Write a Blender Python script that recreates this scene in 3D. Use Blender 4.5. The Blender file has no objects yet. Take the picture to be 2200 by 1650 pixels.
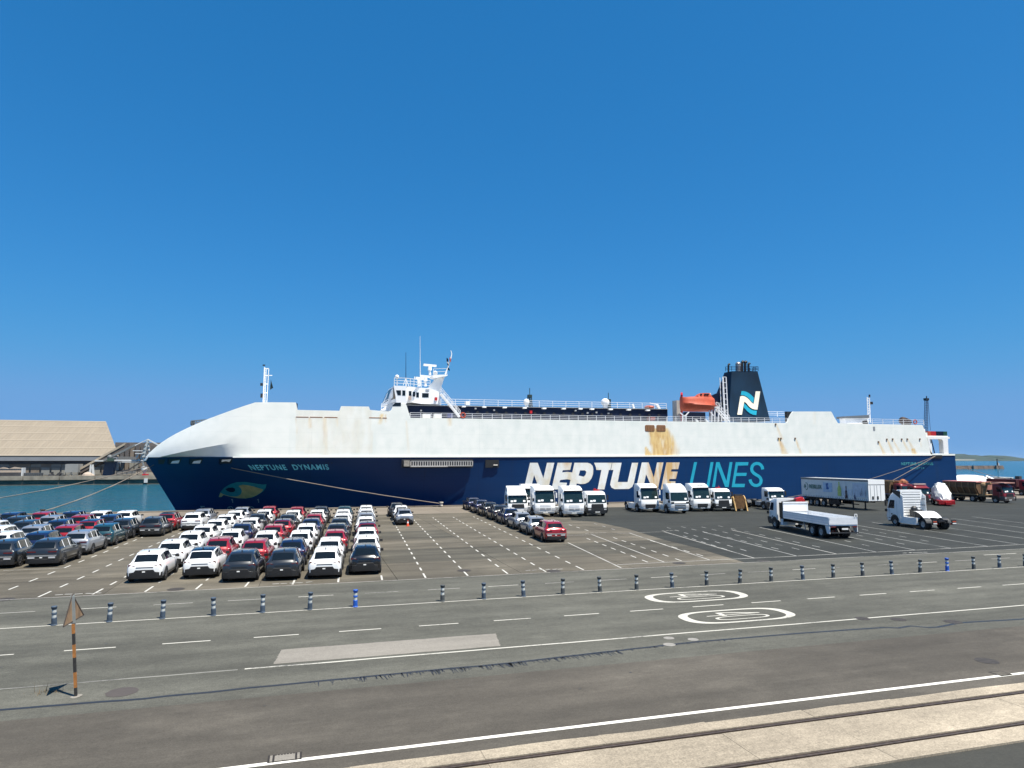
import bpy, bmesh, math, random
import numpy as np
from mathutils import Vector, Matrix, noise
from mathutils.bvhtree import BVHTree
from mathutils.geometry import tessellate_polygon

random.seed(7)
R = math.radians
C = bpy.context.scene.collection

# ------------------------------------------------------------------ camera
F, CX, CY, HZ, H, YAW = 1450.0, 1100.0, 825.0, 987.0, 6.6, 16.5     # photo calibration (2200 px wide)
PIT = math.atan((HZ - CY) / F)
sc = bpy.context.scene
cam = bpy.data.objects.new('camera', bpy.data.cameras.new('camera'))
C.objects.link(cam); sc.camera = cam
cam.location = (0, 0, H)
cam.rotation_euler = (math.pi / 2 + PIT, 0, -R(YAW))
cam.data.sensor_width = 36; cam.data.lens = 36 * F / 2200
cam.data.clip_start = 0.1; cam.data.clip_end = 60000
# ------------------------------------------------------------------ sky, sun, exposure
SUN_EL, SUN_AZ = R(67), math.atan2(.568, -.823)                     # azimuth clockwise from +Y
world = bpy.data.worlds.new('World'); sc.world = world; world.use_nodes = True
nt = world.node_tree; bg = nt.nodes['Background']
sky = nt.nodes.new('ShaderNodeTexSky'); sky.sky_type = 'NISHITA'; sky.sun_disc = False
sky.sun_elevation = SUN_EL; sky.sun_rotation = SUN_AZ
sky.air_density = 0.6; sky.dust_density = 0.0; sky.ozone_density = 2.0; sky.altitude = 0
def wmath(op, a, b):
    n = nt.nodes.new('ShaderNodeMath'); n.operation = op; nt.links.new(a, n.inputs[0]); n.inputs[1].default_value = b; return n.outputs[0]
sep = nt.nodes.new('ShaderNodeSeparateColor'); cmb = nt.nodes.new('ShaderNodeCombineColor'); nt.links.new(sky.outputs[0], sep.inputs[0])
for ch, kk, tt, mxv in (('Red', 1.22, .33, .082), ('Green', .61, .372, .192), ('Blue', .55, .598, .372)):      # the deep saturated blue of the photograph, over the whole dome
    v_ = wmath('MULTIPLY', wmath('POWER', wmath('MULTIPLY', sep.outputs[ch], .1), kk), tt)
    sm_ = nt.nodes.new('ShaderNodeMath'); sm_.operation = 'SMOOTH_MIN'; nt.links.new(v_, sm_.inputs[0]); sm_.inputs[1].default_value = mxv; sm_.inputs[2].default_value = mxv*.35
    nt.links.new(wmath('MULTIPLY', sm_.outputs[0], 10), cmb.inputs[ch])
nt.links.new(cmb.outputs[0], bg.inputs[0])
bg.inputs[1].default_value = 0.10
sun = bpy.data.objects.new('sun', bpy.data.lights.new('sun', 'SUN')); C.objects.link(sun)
sd = Vector((math.sin(SUN_AZ) * math.cos(SUN_EL), math.cos(SUN_AZ) * math.cos(SUN_EL), math.sin(SUN_EL)))
sun.rotation_euler = sd.to_track_quat('Z', 'Y').to_euler()
sun.data.energy = 4.6; sun.data.angle = R(0.5); sun.data.color = (1.0, .94, .83)
vs = sc.view_settings
vs.view_transform = 'Standard'; vs.look = 'None'; vs.exposure = 0.95; vs.gamma = 1; vs.use_curve_mapping = False

# ------------------------------------------------------------------ photo -> world helpers
_y = R(YAW)
FW = Vector((math.sin(_y) * math.cos(PIT), math.cos(_y) * math.cos(PIT), math.sin(PIT)))
RT = Vector((math.cos(_y), -math.sin(_y), 0)); UP = RT.cross(FW)
CAM = Vector((0, 0, H))
def ray(px, py): return FW + RT * ((px - CX) / F) - UP * ((py - CY) / F)
def G(px, py, z=0.0):                       # point of a horizontal plane
    d = ray(px, py); t = (z - H) / d.z; return Vector((d.x * t, d.y * t, z))
def P(px, py, Y):                           # point of the vertical plane y = Y
    d = ray(px, py); t = Y / d.y; return Vector((d.x * t, Y, H + d.z * t))
def proj(v):
    w = Vector(v) - CAM; c = w.dot(FW)
    return CX + F * w.dot(RT) / c, CY - F * w.dot(UP) / c

# ------------------------------------------------------------------ mesh builder
class MB:
    def __init__(s): s.v = []; s.f = []
    def add(s, vv, ff):
        o = len(s.v); s.v += [tuple(p) for p in vv]; s.f += [tuple(i + o for i in q) for q in ff]; return s
    def bx(s, x0, x1, y0, y1, z0, z1):
        return s.add([(x0,y0,z0),(x1,y0,z0),(x1,y1,z0),(x0,y1,z0),(x0,y0,z1),(x1,y0,z1),(x1,y1,z1),(x0,y1,z1)],
                     [(0,3,2,1),(4,5,6,7),(0,1,5,4),(1,2,6,5),(2,3,7,6),(3,0,4,7)])
    def box(s, c, size, rz=0.0, rx=0.0, ry=0.0):
        m = Matrix.Translation(c) @ Matrix.Rotation(rz,4,'Z') @ Matrix.Rotation(ry,4,'Y') @ Matrix.Rotation(rx,4,'X')
        t = MB().bx(-size[0]/2,size[0]/2,-size[1]/2,size[1]/2,-size[2]/2,size[2]/2)
        return s.add([m @ Vector(p) for p in t.v], t.f)
    def cyl(s, p0, p1, r0, r1=None, n=10, cap=True):
        p0, p1 = Vector(p0), Vector(p1); r1 = r0 if r1 is None else r1
        d = (p1 - p0).normalized(); a = d.orthogonal().normalized(); b = d.cross(a)
        vv = [p0 + (a*math.cos(2*math.pi*i/n) + b*math.sin(2*math.pi*i/n))*r0 for i in range(n)]
        vv += [p1 + (a*math.cos(2*math.pi*i/n) + b*math.sin(2*math.pi*i/n))*r1 for i in range(n)]
        ff = [(i,(i+1)%n,n+(i+1)%n,n+i) for i in range(n)]
        if cap: ff += [tuple(range(n-1,-1,-1)), tuple(range(n,2*n))]
        return s.add(vv, ff)
    def bar(s, p0, p1, w, h=None):
        p0, p1 = Vector(p0), Vector(p1); h = w if h is None else h
        d = (p1-p0).normalized(); a = Vector((0,0,1)) if abs(d.z) < .95 else Vector((0,1,0))
        b = d.cross(a).normalized(); a = b.cross(d).normalized()
        vv = []
        for p in (p0,p1):
            for sx,sz in ((-1,-1),(1,-1),(1,1),(-1,1)): vv.append(p + b*sx*w/2 + a*sz*h/2)
        return s.add(vv, [(0,1,2,3),(7,6,5,4),(0,4,5,1),(1,5,6,2),(2,6,7,3),(3,7,4,0)])
    def grid(s, rows, close=False):
        n = len(rows[0]); o = len(s.v)
        for r in rows: s.v += [tuple(p) for p in r]
        for i in range(len(rows)-1):
            for j in range(n if close else n-1):
                k = (j+1) % n
                s.f.append((o+i*n+j, o+i*n+k, o+(i+1)*n+k, o+(i+1)*n+j))
        return s
    def fan(s, pts): return s.add(pts, [tuple(range(len(pts)))])
    def prism(s, poly, fn, d0, d1, holes=()):           # polygon in a plane, thickness d0..d1 ; fn(a,b,d) -> point
        loops = [list(poly)] + [list(h) for h in holes]
        flat = [p for l in loops for p in l]; n = len(flat)
        tri = tessellate_polygon([[Vector((p[0],p[1],0)) for p in l] for l in loops])
        vv = [fn(a,b,d0) for a,b in flat] + [fn(a,b,d1) for a,b in flat]
        ff = [tuple(t) for t in tri] + [tuple(i+n for i in reversed(t)) for t in tri]
        o = 0
        for l in loops:
            m = len(l)
            ff += [(o+i, o+(i+1)%m, n+o+(i+1)%m, n+o+i) for i in range(m)]; o += m
        return s.add(vv, ff)
    def sphere(s, c, r, n=10, m=6, sz=1.0):
        rows = []
        for j in range(m+1):
            t = math.pi*j/m
            rows.append([(c[0]+r*math.sin(t)*math.cos(2*math.pi*i/n), c[1]+r*math.sin(t)*math.sin(2*math.pi*i/n), c[2]+r*sz*math.cos(t)) for i in range(n)])
        return s.grid(rows, True)
    def mesh(s, name, smooth=None, fix=True):
        me = bpy.data.meshes.new(name); me.from_pydata(s.v, [], s.f)
        if fix:
            b = bmesh.new(); b.from_mesh(me)
            bmesh.ops.remove_doubles(b, verts=b.verts, dist=1e-5)
            bmesh.ops.recalc_face_normals(b, faces=b.faces); b.to_mesh(me); b.free()
        if smooth is not None:
            me.polygons.foreach_set('use_smooth', [True]*len(me.polygons))
            me.set_sharp_from_angle(angle=R(smooth))
        return me
    def build(s, name, mat, parent=None, smooth=None, world=True, fix=True):
        me = s.mesh(name, smooth, fix)
        return link(name, me, mat, parent, world)

def link(name, me, mat, parent=None, world=False):
    o = bpy.data.objects.new(name, me); C.objects.link(o)
    if mat is not None:
        if not me.materials: me.materials.append(mat)
        if me.materials[0] is not mat:
            o.material_slots[0].link = 'OBJECT'; o.material_slots[0].material = mat
    if parent is not None:
        o.parent = parent
        if world: o.matrix_parent_inverse = parent.matrix_basis.inverted()
    return o
def tag(o, label=None, cat=None, group=None, kind=None):
    if label: o['label'] = label
    if cat: o['category'] = cat
    if group: o['group'] = group
    if kind: o['kind'] = kind
    return o
def empty(name, loc=(0,0,0), rz=0.0, label=None, cat=None, group=None):
    o = bpy.data.objects.new(name, None); C.objects.link(o)
    o.location = loc; o.rotation_euler = (0,0,rz); o.empty_display_size = .3
    return tag(o, label, cat, group)

# ------------------------------------------------------------------ materials
MATS = {}
def nodes(name):
    m = bpy.data.materials.new(name); m.use_nodes = True
    return m, m.node_tree.nodes, m.node_tree.links, m.node_tree.nodes['Principled BSDF']
def mat(name, col, rough=.6, metal=0.0, var=.10, scale=3.0, bump=0.0, bscale=40.0, coat=0.0, stretch=(1,1,1), coord='Object', rnd=0.0, spec=.5, emit=0.0):
    """procedural paint / stone / metal: base colour with noise variation, optional relief and per-object variation"""
    if name in MATS: return MATS[name]
    m, N, L, B = nodes(name); MATS[name] = m
    tc = N.new('ShaderNodeTexCoord'); mp = N.new('ShaderNodeMapping'); mp.inputs['Scale'].default_value = stretch
    L.new(tc.outputs[coord], mp.inputs[0])
    nz = N.new('ShaderNodeTexNoise'); nz.inputs['Scale'].default_value = scale; nz.inputs['Detail'].default_value = 6
    L.new(mp.outputs[0], nz.inputs['Vector'])
    mr = N.new('ShaderNodeMapRange'); mr.inputs[1].default_value = .28; mr.inputs[2].default_value = .72
    mr.inputs[3].default_value = 1-var; mr.inputs[4].default_value = 1+var
    L.new(nz.outputs[0], mr.inputs[0])
    v = mr.outputs[0]
    if rnd:
        oi = N.new('ShaderNodeObjectInfo'); r2 = N.new('ShaderNodeMapRange'); r2.inputs[3].default_value = 1-rnd; r2.inputs[4].default_value = 1+rnd
        L.new(oi.outputs['Random'], r2.inputs[0]); mu = N.new('ShaderNodeMath'); mu.operation = 'MULTIPLY'
        L.new(v, mu.inputs[0]); L.new(r2.outputs[0], mu.inputs[1]); v = mu.outputs[0]
    vm = N.new('ShaderNodeVectorMath'); vm.operation = 'SCALE'; vm.inputs[0].default_value = col[:3]
    L.new(v, vm.inputs['Scale']); L.new(vm.outputs[0], B.inputs['Base Color'])
    B.inputs['Roughness'].default_value = rough; B.inputs['Metallic'].default_value = metal
    B.inputs['Specular IOR Level'].default_value = spec
    if coat: B.inputs['Coat Weight'].default_value = coat; B.inputs['Coat Roughness'].default_value = .06
    if bump:
        n2 = N.new('ShaderNodeTexNoise'); n2.inputs['Scale'].default_value = bscale; n2.inputs['Detail'].default_value = 5
        L.new(mp.outputs[0], n2.inputs['Vector']); bp = N.new('ShaderNodeBump'); bp.inputs['Strength'].default_value = bump
        bp.inputs['Distance'].default_value = .02
        L.new(n2.outputs[0], bp.inputs['Height']); L.new(bp.outputs[0], B.inputs['Normal'])
    return m
def ground_mat(name, c1, c2, fine=.25, streak=.12, big=.15, rnd=0.0, rough=.85, crack=0.0, stain=0.0):
    """asphalt / concrete: large blotches, streaks along the traffic direction, fine aggregate, optional cracks and stains"""
    m, N, L, B = nodes(name); MATS[name] = m
    tc = N.new('ShaderNodeNewGeometry')
    def nz(scale, st, det=4, ro=.55):
        mp = N.new('ShaderNodeMapping'); mp.inputs['Scale'].default_value = st; L.new(tc.outputs['Position'], mp.inputs[0])
        n = N.new('ShaderNodeTexNoise'); n.inputs['Scale'].default_value = scale; n.inputs['Detail'].default_value = det
        n.inputs['Roughness'].default_value = ro
        L.new(mp.outputs[0], n.inputs['Vector']); return n.outputs[0]
    def rng(x, a, lo=.3, hi=.7):
        r = N.new('ShaderNodeMapRange'); r.inputs[1].default_value = lo; r.inputs[2].default_value = hi
        r.inputs[3].default_value = 1-a; r.inputs[4].default_value = 1+a; L.new(x, r.inputs[0]); return r.outputs[0]
    def mul(a, b):
        k = N.new('ShaderNodeMath'); k.operation = 'MULTIPLY'; L.new(a, k.inputs[0]); L.new(b, k.inputs[1]); return k.outputs[0]
    v = rng(nz(.12, (1,1,1)), big)
    v = mul(v, rng(nz(.5, (.12,1.4,1)), streak))
    v = mul(v, rng(nz(1.6, (.5,1,1), 6, .7), fine*.5))
    v = mul(v, rng(nz(22, (1,1,1), 3, .8), fine)); v = mul(v, rng(nz(7, (.8,1,1), 4, .8), fine*.55))
    if stain: v = mul(v, rng(nz(.35, (.6,1,1), 5, .65), stain, .5, .75))
    if crack:
        vo = N.new('ShaderNodeTexVoronoi'); vo.feature = 'DISTANCE_TO_EDGE'; vo.inputs['Scale'].default_value = .35
        L.new(tc.outputs['Position'], vo.inputs['Vector'])
        r = N.new('ShaderNodeMapRange'); r.inputs[1].default_value = 0; r.inputs[2].default_value = .012; r.inputs[3].default_value = 1-crack; r.inputs[4].default_value = 1
        L.new(vo.outputs['Distance'], r.inputs[0]); v = mul(v, r.outputs[0])
    if rnd:
        oi = N.new('ShaderNodeObjectInfo'); r2 = N.new('ShaderNodeMapRange'); r2.inputs[3].default_value = 1-rnd; r2.inputs[4].default_value = 1+rnd
        L.new(oi.outputs['Random'], r2.inputs[0]); v = mul(v, r2.outputs[0])
    mx = N.new('ShaderNodeMix'); mx.data_type = 'RGBA'; mx.inputs['A'].default_value = (*c1,1); mx.inputs['B'].default_value = (*c2,1)
    L.new(nz(.2, (.5,1,1), 6, .6), mx.inputs['Factor'])
    vm = N.new('ShaderNodeVectorMath'); vm.operation = 'SCALE'; L.new(mx.outputs['Result'], vm.inputs[0]); L.new(v, vm.inputs['Scale'])
    L.new(vm.outputs[0], B.inputs['Base Color']); B.inputs['Roughness'].default_value = rough; B.inputs['Specular IOR Level'].default_value = .25
    bp = N.new('ShaderNodeBump'); bp.inputs['Strength'].default_value = .35; bp.inputs['Distance'].default_value = .01
    L.new(nz(30, (1,1,1), 4, .7), bp.inputs['Height']); L.new(bp.outputs[0], B.inputs['Normal'])
    return m
def paint_mat(name, col, under, wear=.5, scale=6):
    """road paint worn through to the surface below"""
    m, N, L, B = nodes(name); MATS[name] = m
    tc = N.new('ShaderNodeNewGeometry')
    n = N.new('ShaderNodeTexNoise'); n.inputs['Scale'].default_value = scale; n.inputs['Detail'].default_value = 8; n.inputs['Roughness'].default_value = .75
    L.new(tc.outputs['Position'], n.inputs['Vector'])
    n2 = N.new('ShaderNodeTexNoise'); n2.inputs['Scale'].default_value = .35; L.new(tc.outputs['Position'], n2.inputs['Vector'])
    ad = N.new('ShaderNodeMath'); ad.operation = 'ADD'; L.new(n.outputs[0], ad.inputs[0]); L.new(n2.outputs[0], ad.inputs[1])
    r = N.new('ShaderNodeMapRange'); r.inputs[1].default_value = .60+.5*wear; r.inputs[2].default_value = .85+.5*wear
    L.new(ad.outputs[0], r.inputs[0])
    mx = N.new('ShaderNodeMix'); mx.data_type = 'RGBA'; mx.inputs['A'].default_value = (*under,1); mx.inputs['B'].default_value = (*col,1)
    iv = N.new('ShaderNodeMapRange'); iv.inputs[3].default_value = 1; iv.inputs[4].default_value = 0
    L.new(r.outputs[0], iv.inputs[0]); 
    L.new((r if wear > .5 else r).outputs[0], mx.inputs['Factor'])
    L.new(mx.outputs['Result'], B.inputs['Base Color']); B.inputs['Roughness'].default_value = .7
    return m
ASPH = (.078,.076,.066)
M_road = ground_mat('road_asphalt', (0.0959,0.0938,0.0773), (0.0812,0.0808,0.0681), .34, .22, .14, stain=.10)
M_shoulder = ground_mat('shoulder_asphalt', (0.0947,0.0837,0.0684), (0.0772,0.0705,0.0585), .26, .20, .18, stain=.18)
M_near = ground_mat('near_asphalt', (0.0454,0.0448,0.0381), (0.0375,0.0375,0.0323), .2, .1, .1)
M_conc = ground_mat('rail_concrete', (0.3537,0.3027,0.2271), (0.2848,0.2431,0.1867), .32, .10, .14, rnd=.04, stain=.14)
M_slab = ground_mat('lot_concrete', (0.1278,0.1128,0.0861), (0.1081,0.0973,0.0760), .2, .30, .16, rnd=.13, stain=.22)
M_slab_d = ground_mat('lot_concrete_dark', (0.0860,0.0787,0.0612), (0.0771,0.0722,0.0574), .2, .30, .16, rnd=.13, stain=.22)
M_quay = ground_mat('quay_concrete', (0.1800,0.1537,0.1237), (0.1500,0.1313,0.1050), .2, .15, .15, rnd=.06)
M_apron = ground_mat('apron_asphalt', (0.0353,0.0372,0.0331), (0.0296,0.0320,0.0287), .25, .16, .14, stain=.15)
M_patch = ground_mat('pale_patch', (0.2119,0.1952,0.1691), (0.1877,0.1750,0.1523), .18, .1, .08)
M_line = paint_mat('line_paint', (.46,.445,.39), ASPH, .17)
M_line_w = paint_mat('worn_line_paint', (.30,.29,.26), ASPH, .36)
M_line_y = paint_mat('lot_line_paint', (.47,.46,.42), (.07,.064,.053), .08)
M_line_d = paint_mat('apron_line_paint', (.30,.30,.285), (.035,.036,.034), .27)
M_tar = mat('tar', (.022,.021,.022), .45, var=.2, scale=4)
M_rail = mat('rail_steel', (.075,.055,.042), .55, .3, .35, 8, .3)
M_hole = mat('groove_dark', (.018,.015,.013), .9)
M_white = mat('white_paint', (.80,.80,.78), .45, var=.05, scale=2)
M_black = mat('black_plastic', (.012,.012,.013), .55, var=.2, scale=6)
M_tyre = mat('tyre_rubber', (.014,.014,.014), .8, var=.25, scale=12)
M_rim = mat('wheel_rim', (.22,.22,.23), .35, .8, .15, 10)
M_rimw = mat('truck_wheel_rim', (.36,.36,.36), .5, .3, .2, 10)
M_glass = mat('tinted_glass', (.006,.008,.009), .06, var=.1, spec=.6)
M_chassis = mat('chassis_steel', (.020,.020,.022), .6, .2, .3, 5)
M_red_l = mat('tail_lamp_red', (.10,.004,.006), .15, coat=1)
M_lamp = mat('head_lamp', (.55,.56,.58), .12, .2)
M_plate = mat('number_plate', (.75,.75,.72), .5)
M_grey = mat('grey_steel', (.30,.31,.32), .55, .2, .15, 4)
M_navy = mat('navy_paint', (.004,.010,.032), .5, var=.25, scale=.8, spec=.2)
M_rope = mat('mooring_rope', (.21,.175,.145), .9, var=.2, scale=20)
M_orange = mat('orange_paint', (.46,.075,.03), .5, var=.14, scale=3)
M_red = mat('red_paint', (.42,.012,.014), .4, var=.15, scale=3)
M_cyan = mat('cyan_paint', (.012,.33,.47), .45, var=.10, scale=1.2)
M_cream = mat('cream_paint', (.80,.75,.60), .5, var=.06, scale=2)
M_teal = mat('teal_paint', (.012,.20,.22), .5, var=.15, scale=2)
M_ochre = mat('ochre_paint', (.50,.34,.13), .55, var=.22, scale=1.5)
M_rust = mat('rusted_steel', (.26,.125,.055), .8, var=.4, scale=5, stretch=(4,4,.8))
M_film = mat('protective_film', (.82,.82,.82), .35)
PAINT = {
 'white': mat('car_white', (.78,.79,.79), .32, var=.02, coat=1), 'red': mat('car_red', (.30,.008,.012), .3, .25, .05, coat=1),
 'grey': mat('car_grey', (.024,.027,.031), .3, .35, .05, coat=1), 'black': mat('car_black', (.006,.006,.008), .25, .1, .05, coat=1),
 'navy': mat('car_navy', (.008,.016,.060), .3, .3, .05, coat=1), 'silver': mat('car_silver', (.33,.35,.38), .32, .5, .05, coat=1),
 'teal': mat('car_teal', (.012,.055,.070), .3, .3, .05, coat=1)}

# ================================================================== GROUND AND WATER
WZ = -3.2; QY = 95.5
water = MB().grid([[(x, y, WZ) for x in (-12000,-400,-150,0,150,400,12000)] for y in (-400,90,200,400,1000,3000,12000)])
m, N, L, B = nodes('sea_water')
tcw = N.new('ShaderNodeNewGeometry')
def wn(scale, st, det=3):
    mp = N.new('ShaderNodeMapping'); mp.inputs['Scale'].default_value = st; L.new(tcw.outputs['Position'], mp.inputs[0])
    n = N.new('ShaderNodeTexNoise'); n.inputs['Scale'].default_value = scale; n.inputs['Detail'].default_value = det
    L.new(mp.outputs[0], n.inputs['Vector']); return n
w1 = wn(.45, (.55,1,1), 6); w2 = wn(.06, (.25,1,1), 4)
mx = N.new('ShaderNodeMix'); mx.data_type = 'RGBA'; mx.inputs['A'].default_value = (.0005,.058,.100,1); mx.inputs['B'].default_value = (.0012,.084,.122,1)
L.new(w2.outputs[0], mx.inputs['Factor']); L.new(mx.outputs['Result'], B.inputs['Base Color'])
B.inputs['Roughness'].default_value = .10; B.inputs['IOR'].default_value = 1.33; B.inputs['Specular IOR Level'].default_value = .18
bp = N.new('ShaderNodeBump'); bp.inputs['Strength'].default_value = 1.0; bp.inputs['Distance'].default_value = 1.6
L.new(w1.outputs[0], bp.inputs['Height']); L.new(bp.outputs[0], B.inputs['Normal'])
tag(water.build('sea', m), kind='structure')

def sheet(name, poly, z, m, parent=None, kind=None, depth=None):
    b = MB().prism(poly, lambda a,b_,d: (a,b_,d), z, z-(depth or .02))
    o = b.build(name, m, parent)
    if kind: tag(o, kind=kind)
    return o
# land body (dock) with its quay wall
M_wall = ground_mat('dock_wall', (0.0800,0.0720,0.0600), (0.0560,0.0520,0.0440), .2, .2, .2)
dock = MB().prism([(-420,-60),(600,-60),(600,150),(121,150),(121,QY),(-420,QY)], lambda a,b_,d: (a,b_,d), -.06, -6).build('dock_ground', M_wall)
tag(dock, kind='structure')
road = sheet('road', [(-200,20.9),(320,20.9),(320,38.3),(-200,38.3)], 0, M_road, kind='structure')
shoulder = sheet('road_shoulder', [(-200,15.72),(320,15.72),(320,20.9),(-200,20.9)], 0, M_shoulder, kind='structure')
near = sheet('service_yard', [(-200,-50),(320,-50),(320,12.6),(-200,12.6)], 0, M_near, kind='structure')
lot = sheet('parking_lot', [(-200,38.3),(320,38.3),(320,95.4),(-200,95.4)], -.03, M_hole, kind='structure')
# concrete bays of the lot (separate slabs with open joints)
SL = {}
def slab_mesh(w, l):
    k = (round(w,2), round(l,2))
    if k not in SL: SL[k] = MB().bx(.012, w-.012, .012, l-.012, -.02, 0).mesh('slab')
    return SL[k]
YB = [38.3, 44.5, 50.95, 57.4, 63.9, 70.4, 76.9, 83.4]
for j in range(len(YB)-1):
    for i in range(-12, 6):
        x0 = i*7.2 - 2.4
        if x0 > 28: continue
        o = link('slab', slab_mesh(7.2, YB[j+1]-YB[j]), M_slab_d if (j == 1 and i > -1) or (j == 3 and i in (-1,0,1)) else M_slab, lot); o.location = (x0, YB[j], .0)
for i in range(-8, 17):
    o = link('quay_slab', slab_mesh(8.0, 12.0), M_quay, lot); o.location = (i*8.0-8, 83.4, .0)
# dark resurfaced bays and apron
def P2(l): return [(p[0], p[1]) for p in l]
apron = sheet('truck_apron', [(27.0,38.35),(28.0,45.7),(28.2,50.9),(29.4,60.4),(29.2,67.4),(27.5,70),(30,77),(36,83),(37,87),(300,88),(300,38.35)], .006, M_apron, kind='structure', depth=.02)
resurf = None and sheet('resurfaced_bay', [(18.0,44.5),(26.5,44.5),(27.6,48),(26.8,50.9),(19.6,50.9)], .005, ground_mat('resurfaced', (0.0557,0.0545,0.0450), (0.0484,0.0484,0.0416),.2,.15,.1), lot)
sheet('east_quay', [(121.5,95.4),(320,95.4),(320,149),(121.5,149)], -.004, M_quay, kind='structure')
# quay coping
for i in range(-14, 20):
    b = MB().bx(i*7.0+.02, i*7.0+6.98, 94.9, 95.6, -.9, .14)
    b.build('coping_stone', M_quay, lot)

# ---- rails in concrete
railbed = sheet('rail_bed', [(-200,12.6),(320,12.6),(320,15.72),(-200,15.72)], -.03, M_hole, kind='structure')
rr = random.Random(3)
for i in range(-12, 24):
    x0 = i*2.9 + 1.0; x1 = x0 + 2.9
    for (y0, y1) in ((12.62, 13.27), (13.52, 14.96), (15.21, 15.70)):
        e = [rr.uniform(-.045,.03) for _ in range(6)]
        if y1 > 15.6:
            poly = [(x0+.003,y0),(x1-.003,y0),(x1-.003,y1+e[0]),((x0+x1)/2+.4,y1+e[1]),((x0+x1)/2-.5,y1+e[2]),(x0+.003,y1+e[3])]
        else: poly = [(x0+.003,y0),(x1-.003,y0),(x1-.003,y1),(x0+.003,y1)]
        sheet('concrete_panel', poly, .035+rr.uniform(-.004,.004), M_conc, railbed, depth=.07)
for yc in (13.39, 15.085):
    b = MB().bx(-60,120,yc-.035,yc+.035,-.02,.028).bx(-60,120,yc+.075,yc+.11,-.02,.018)
    o = b.build('rail', M_rail); tag(o, 'rusty grooved rail nearer the camera' if yc < 14 else 'rusty grooved rail farther from the camera, beside the roadway', 'rail')

# ---- painted markings
def strip(name, pts, w, z, m, parent):
    """painted band along a polyline on the ground"""
    l, r = [], []
    for i, p in enumerate(pts):
        a = Vector(pts[max(i-1,0)]); c = Vector(pts[min(i+1,len(pts)-1)])
        t = (c-a).normalized(); n = Vector((-t.y, t.x))
        p = Vector(p); l.append(p+n*w/2); r.append(p-n*w/2)
    rows = [[(p.x,p.y,z) for p in l],[(p.x,p.y,z) for p in r]]
    return MB().grid(rows).build(name, m, parent, fix=False)
def jit(y, x0=-80, x1=160, st=2.0, a=.012, seed=1):
    q = random.Random(seed); x = x0; o = []
    while x <= x1: o.append((x, y+q.uniform(-a,a))); x += st
    return o
strip('painted_line', jit(31.95), .09, .006, M_line, road)
strip('painted_line', jit(23.72, -1.8, 160, 1.0, .015, seed=2), .11, .006, M_line, road); strip('painted_line', jit(23.72, -80, -1.8, 1.0, .02, seed=12), .10, .006, paint_mat('faded_line_paint', (.20,.195,.17), ASPH, .30), road)
strip('painted_line', jit(16.42, seed=3, a=.004), .15, .006, mat('fresh_line', (.74,.72,.64), .6, var=.06, scale=5), shoulder)
strip('painted_line', jit(38.28, seed=4), .10, .008, M_line_w, road)
DM = {}
def dash(l, w, x, y, rz, m, parent, z=.006):
    k = (l, w)
    if k not in DM: DM[k] = MB().add([(-l/2,-w/2,0),(l/2,-w/2,0),(l/2,w/2,0),(-l/2,w/2,0)], [(0,1,2,3)]).mesh('painted_dash', fix=False)
    o = link('painted_dash', DM[k], m, parent); o.location = (x,y,z); o.rotation_euler = (0,0,rz); return o
for i in range(-6, 30):
    dash(1.6, .10, -8.0+.8+3.085*i, 27.7, 0, M_line, road)
    dash(1.65, .09, -9.0+3.15*i, 35.05, 0, M_line_w if i % 3 else M_line, road)
dash(3.0, .12, 46.5, 36.6, 0, M_line, road)
LX = [-14.65,-12.38,-10.07,-7.75,-5.41,-3.06,-.70,1.65,4.0,6.41,8.83,11.2,13.55,15.95]
def lane_ang(x0): return R(2.4 + (x0+14.65)*.062) if x0 < 8 else R(3.5)
def lane_pt(x0, Y): return x0 + math.tan(lane_ang(x0))*(Y-39)
for x0 in LX:
    a = lane_ang(x0)
    for k in range(17):
        Y = 39.35 + 2.36*k
        dash(1.05 if k else 1.5, .10, lane_pt(x0, Y), Y, math.pi/2 - a, M_line_y if x0 > -8 or k < 10 else M_line_y, lot, .005)
strip('painted_line', [(-17.4,48.2),(-14.2,48.3)], .09, .005, M_line_w, lot)
def solid(p, q, w=.12, m=None, par=None): return strip('painted_line', [p, q], w, .010, m or M_line_d, par or apron)
M_line_l = paint_mat('bay_line_paint', (.36,.35,.32), (.055,.052,.045), .20)
for p, q, mm in [((19.85,51.3),(18.4,38.6),M_line_l),((24.0,56.3),(22.1,40.0),M_line_l),((27.75,56.5),(25.4,39.8),M_line_l),((31.3,56.6),(28.8,39.9),M_line_l),
              ((34.6,55.3),(32.2,39.8),M_line_d),((38.2,56.2),(35.55,39.8),M_line_l),((42.2,57.4),(39.05,39.9),M_line_d),((46.2,57.4),(42.6,39.9),M_line_d),
              ((49.4,58.0),(46.04,39.9),M_line_d),((53.2,58.2),(49.8,40.1),M_line_d),((57,58.6),(53.3,40.4),M_line_d),((60.9,58.8),(57.0,40.4),M_line_d),((65.0,58.0),(60.6,41.0),M_line_d),((69.4,60),(64.6,43),M_line_d),((73.6,61),(68.6,44),M_line_d)]:
    solid(p, q, .11, mm, apron)
strip('painted_line', [(18.7,39.85),(33.6,39.85),(45,39.95),(54,40.2),(75,40.5)], .10, .010, M_line_l, apron)
strip('painted_line', [(20.2,55.9),(31.6,56.6)], .10, .010, M_line_w, apron)
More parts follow.
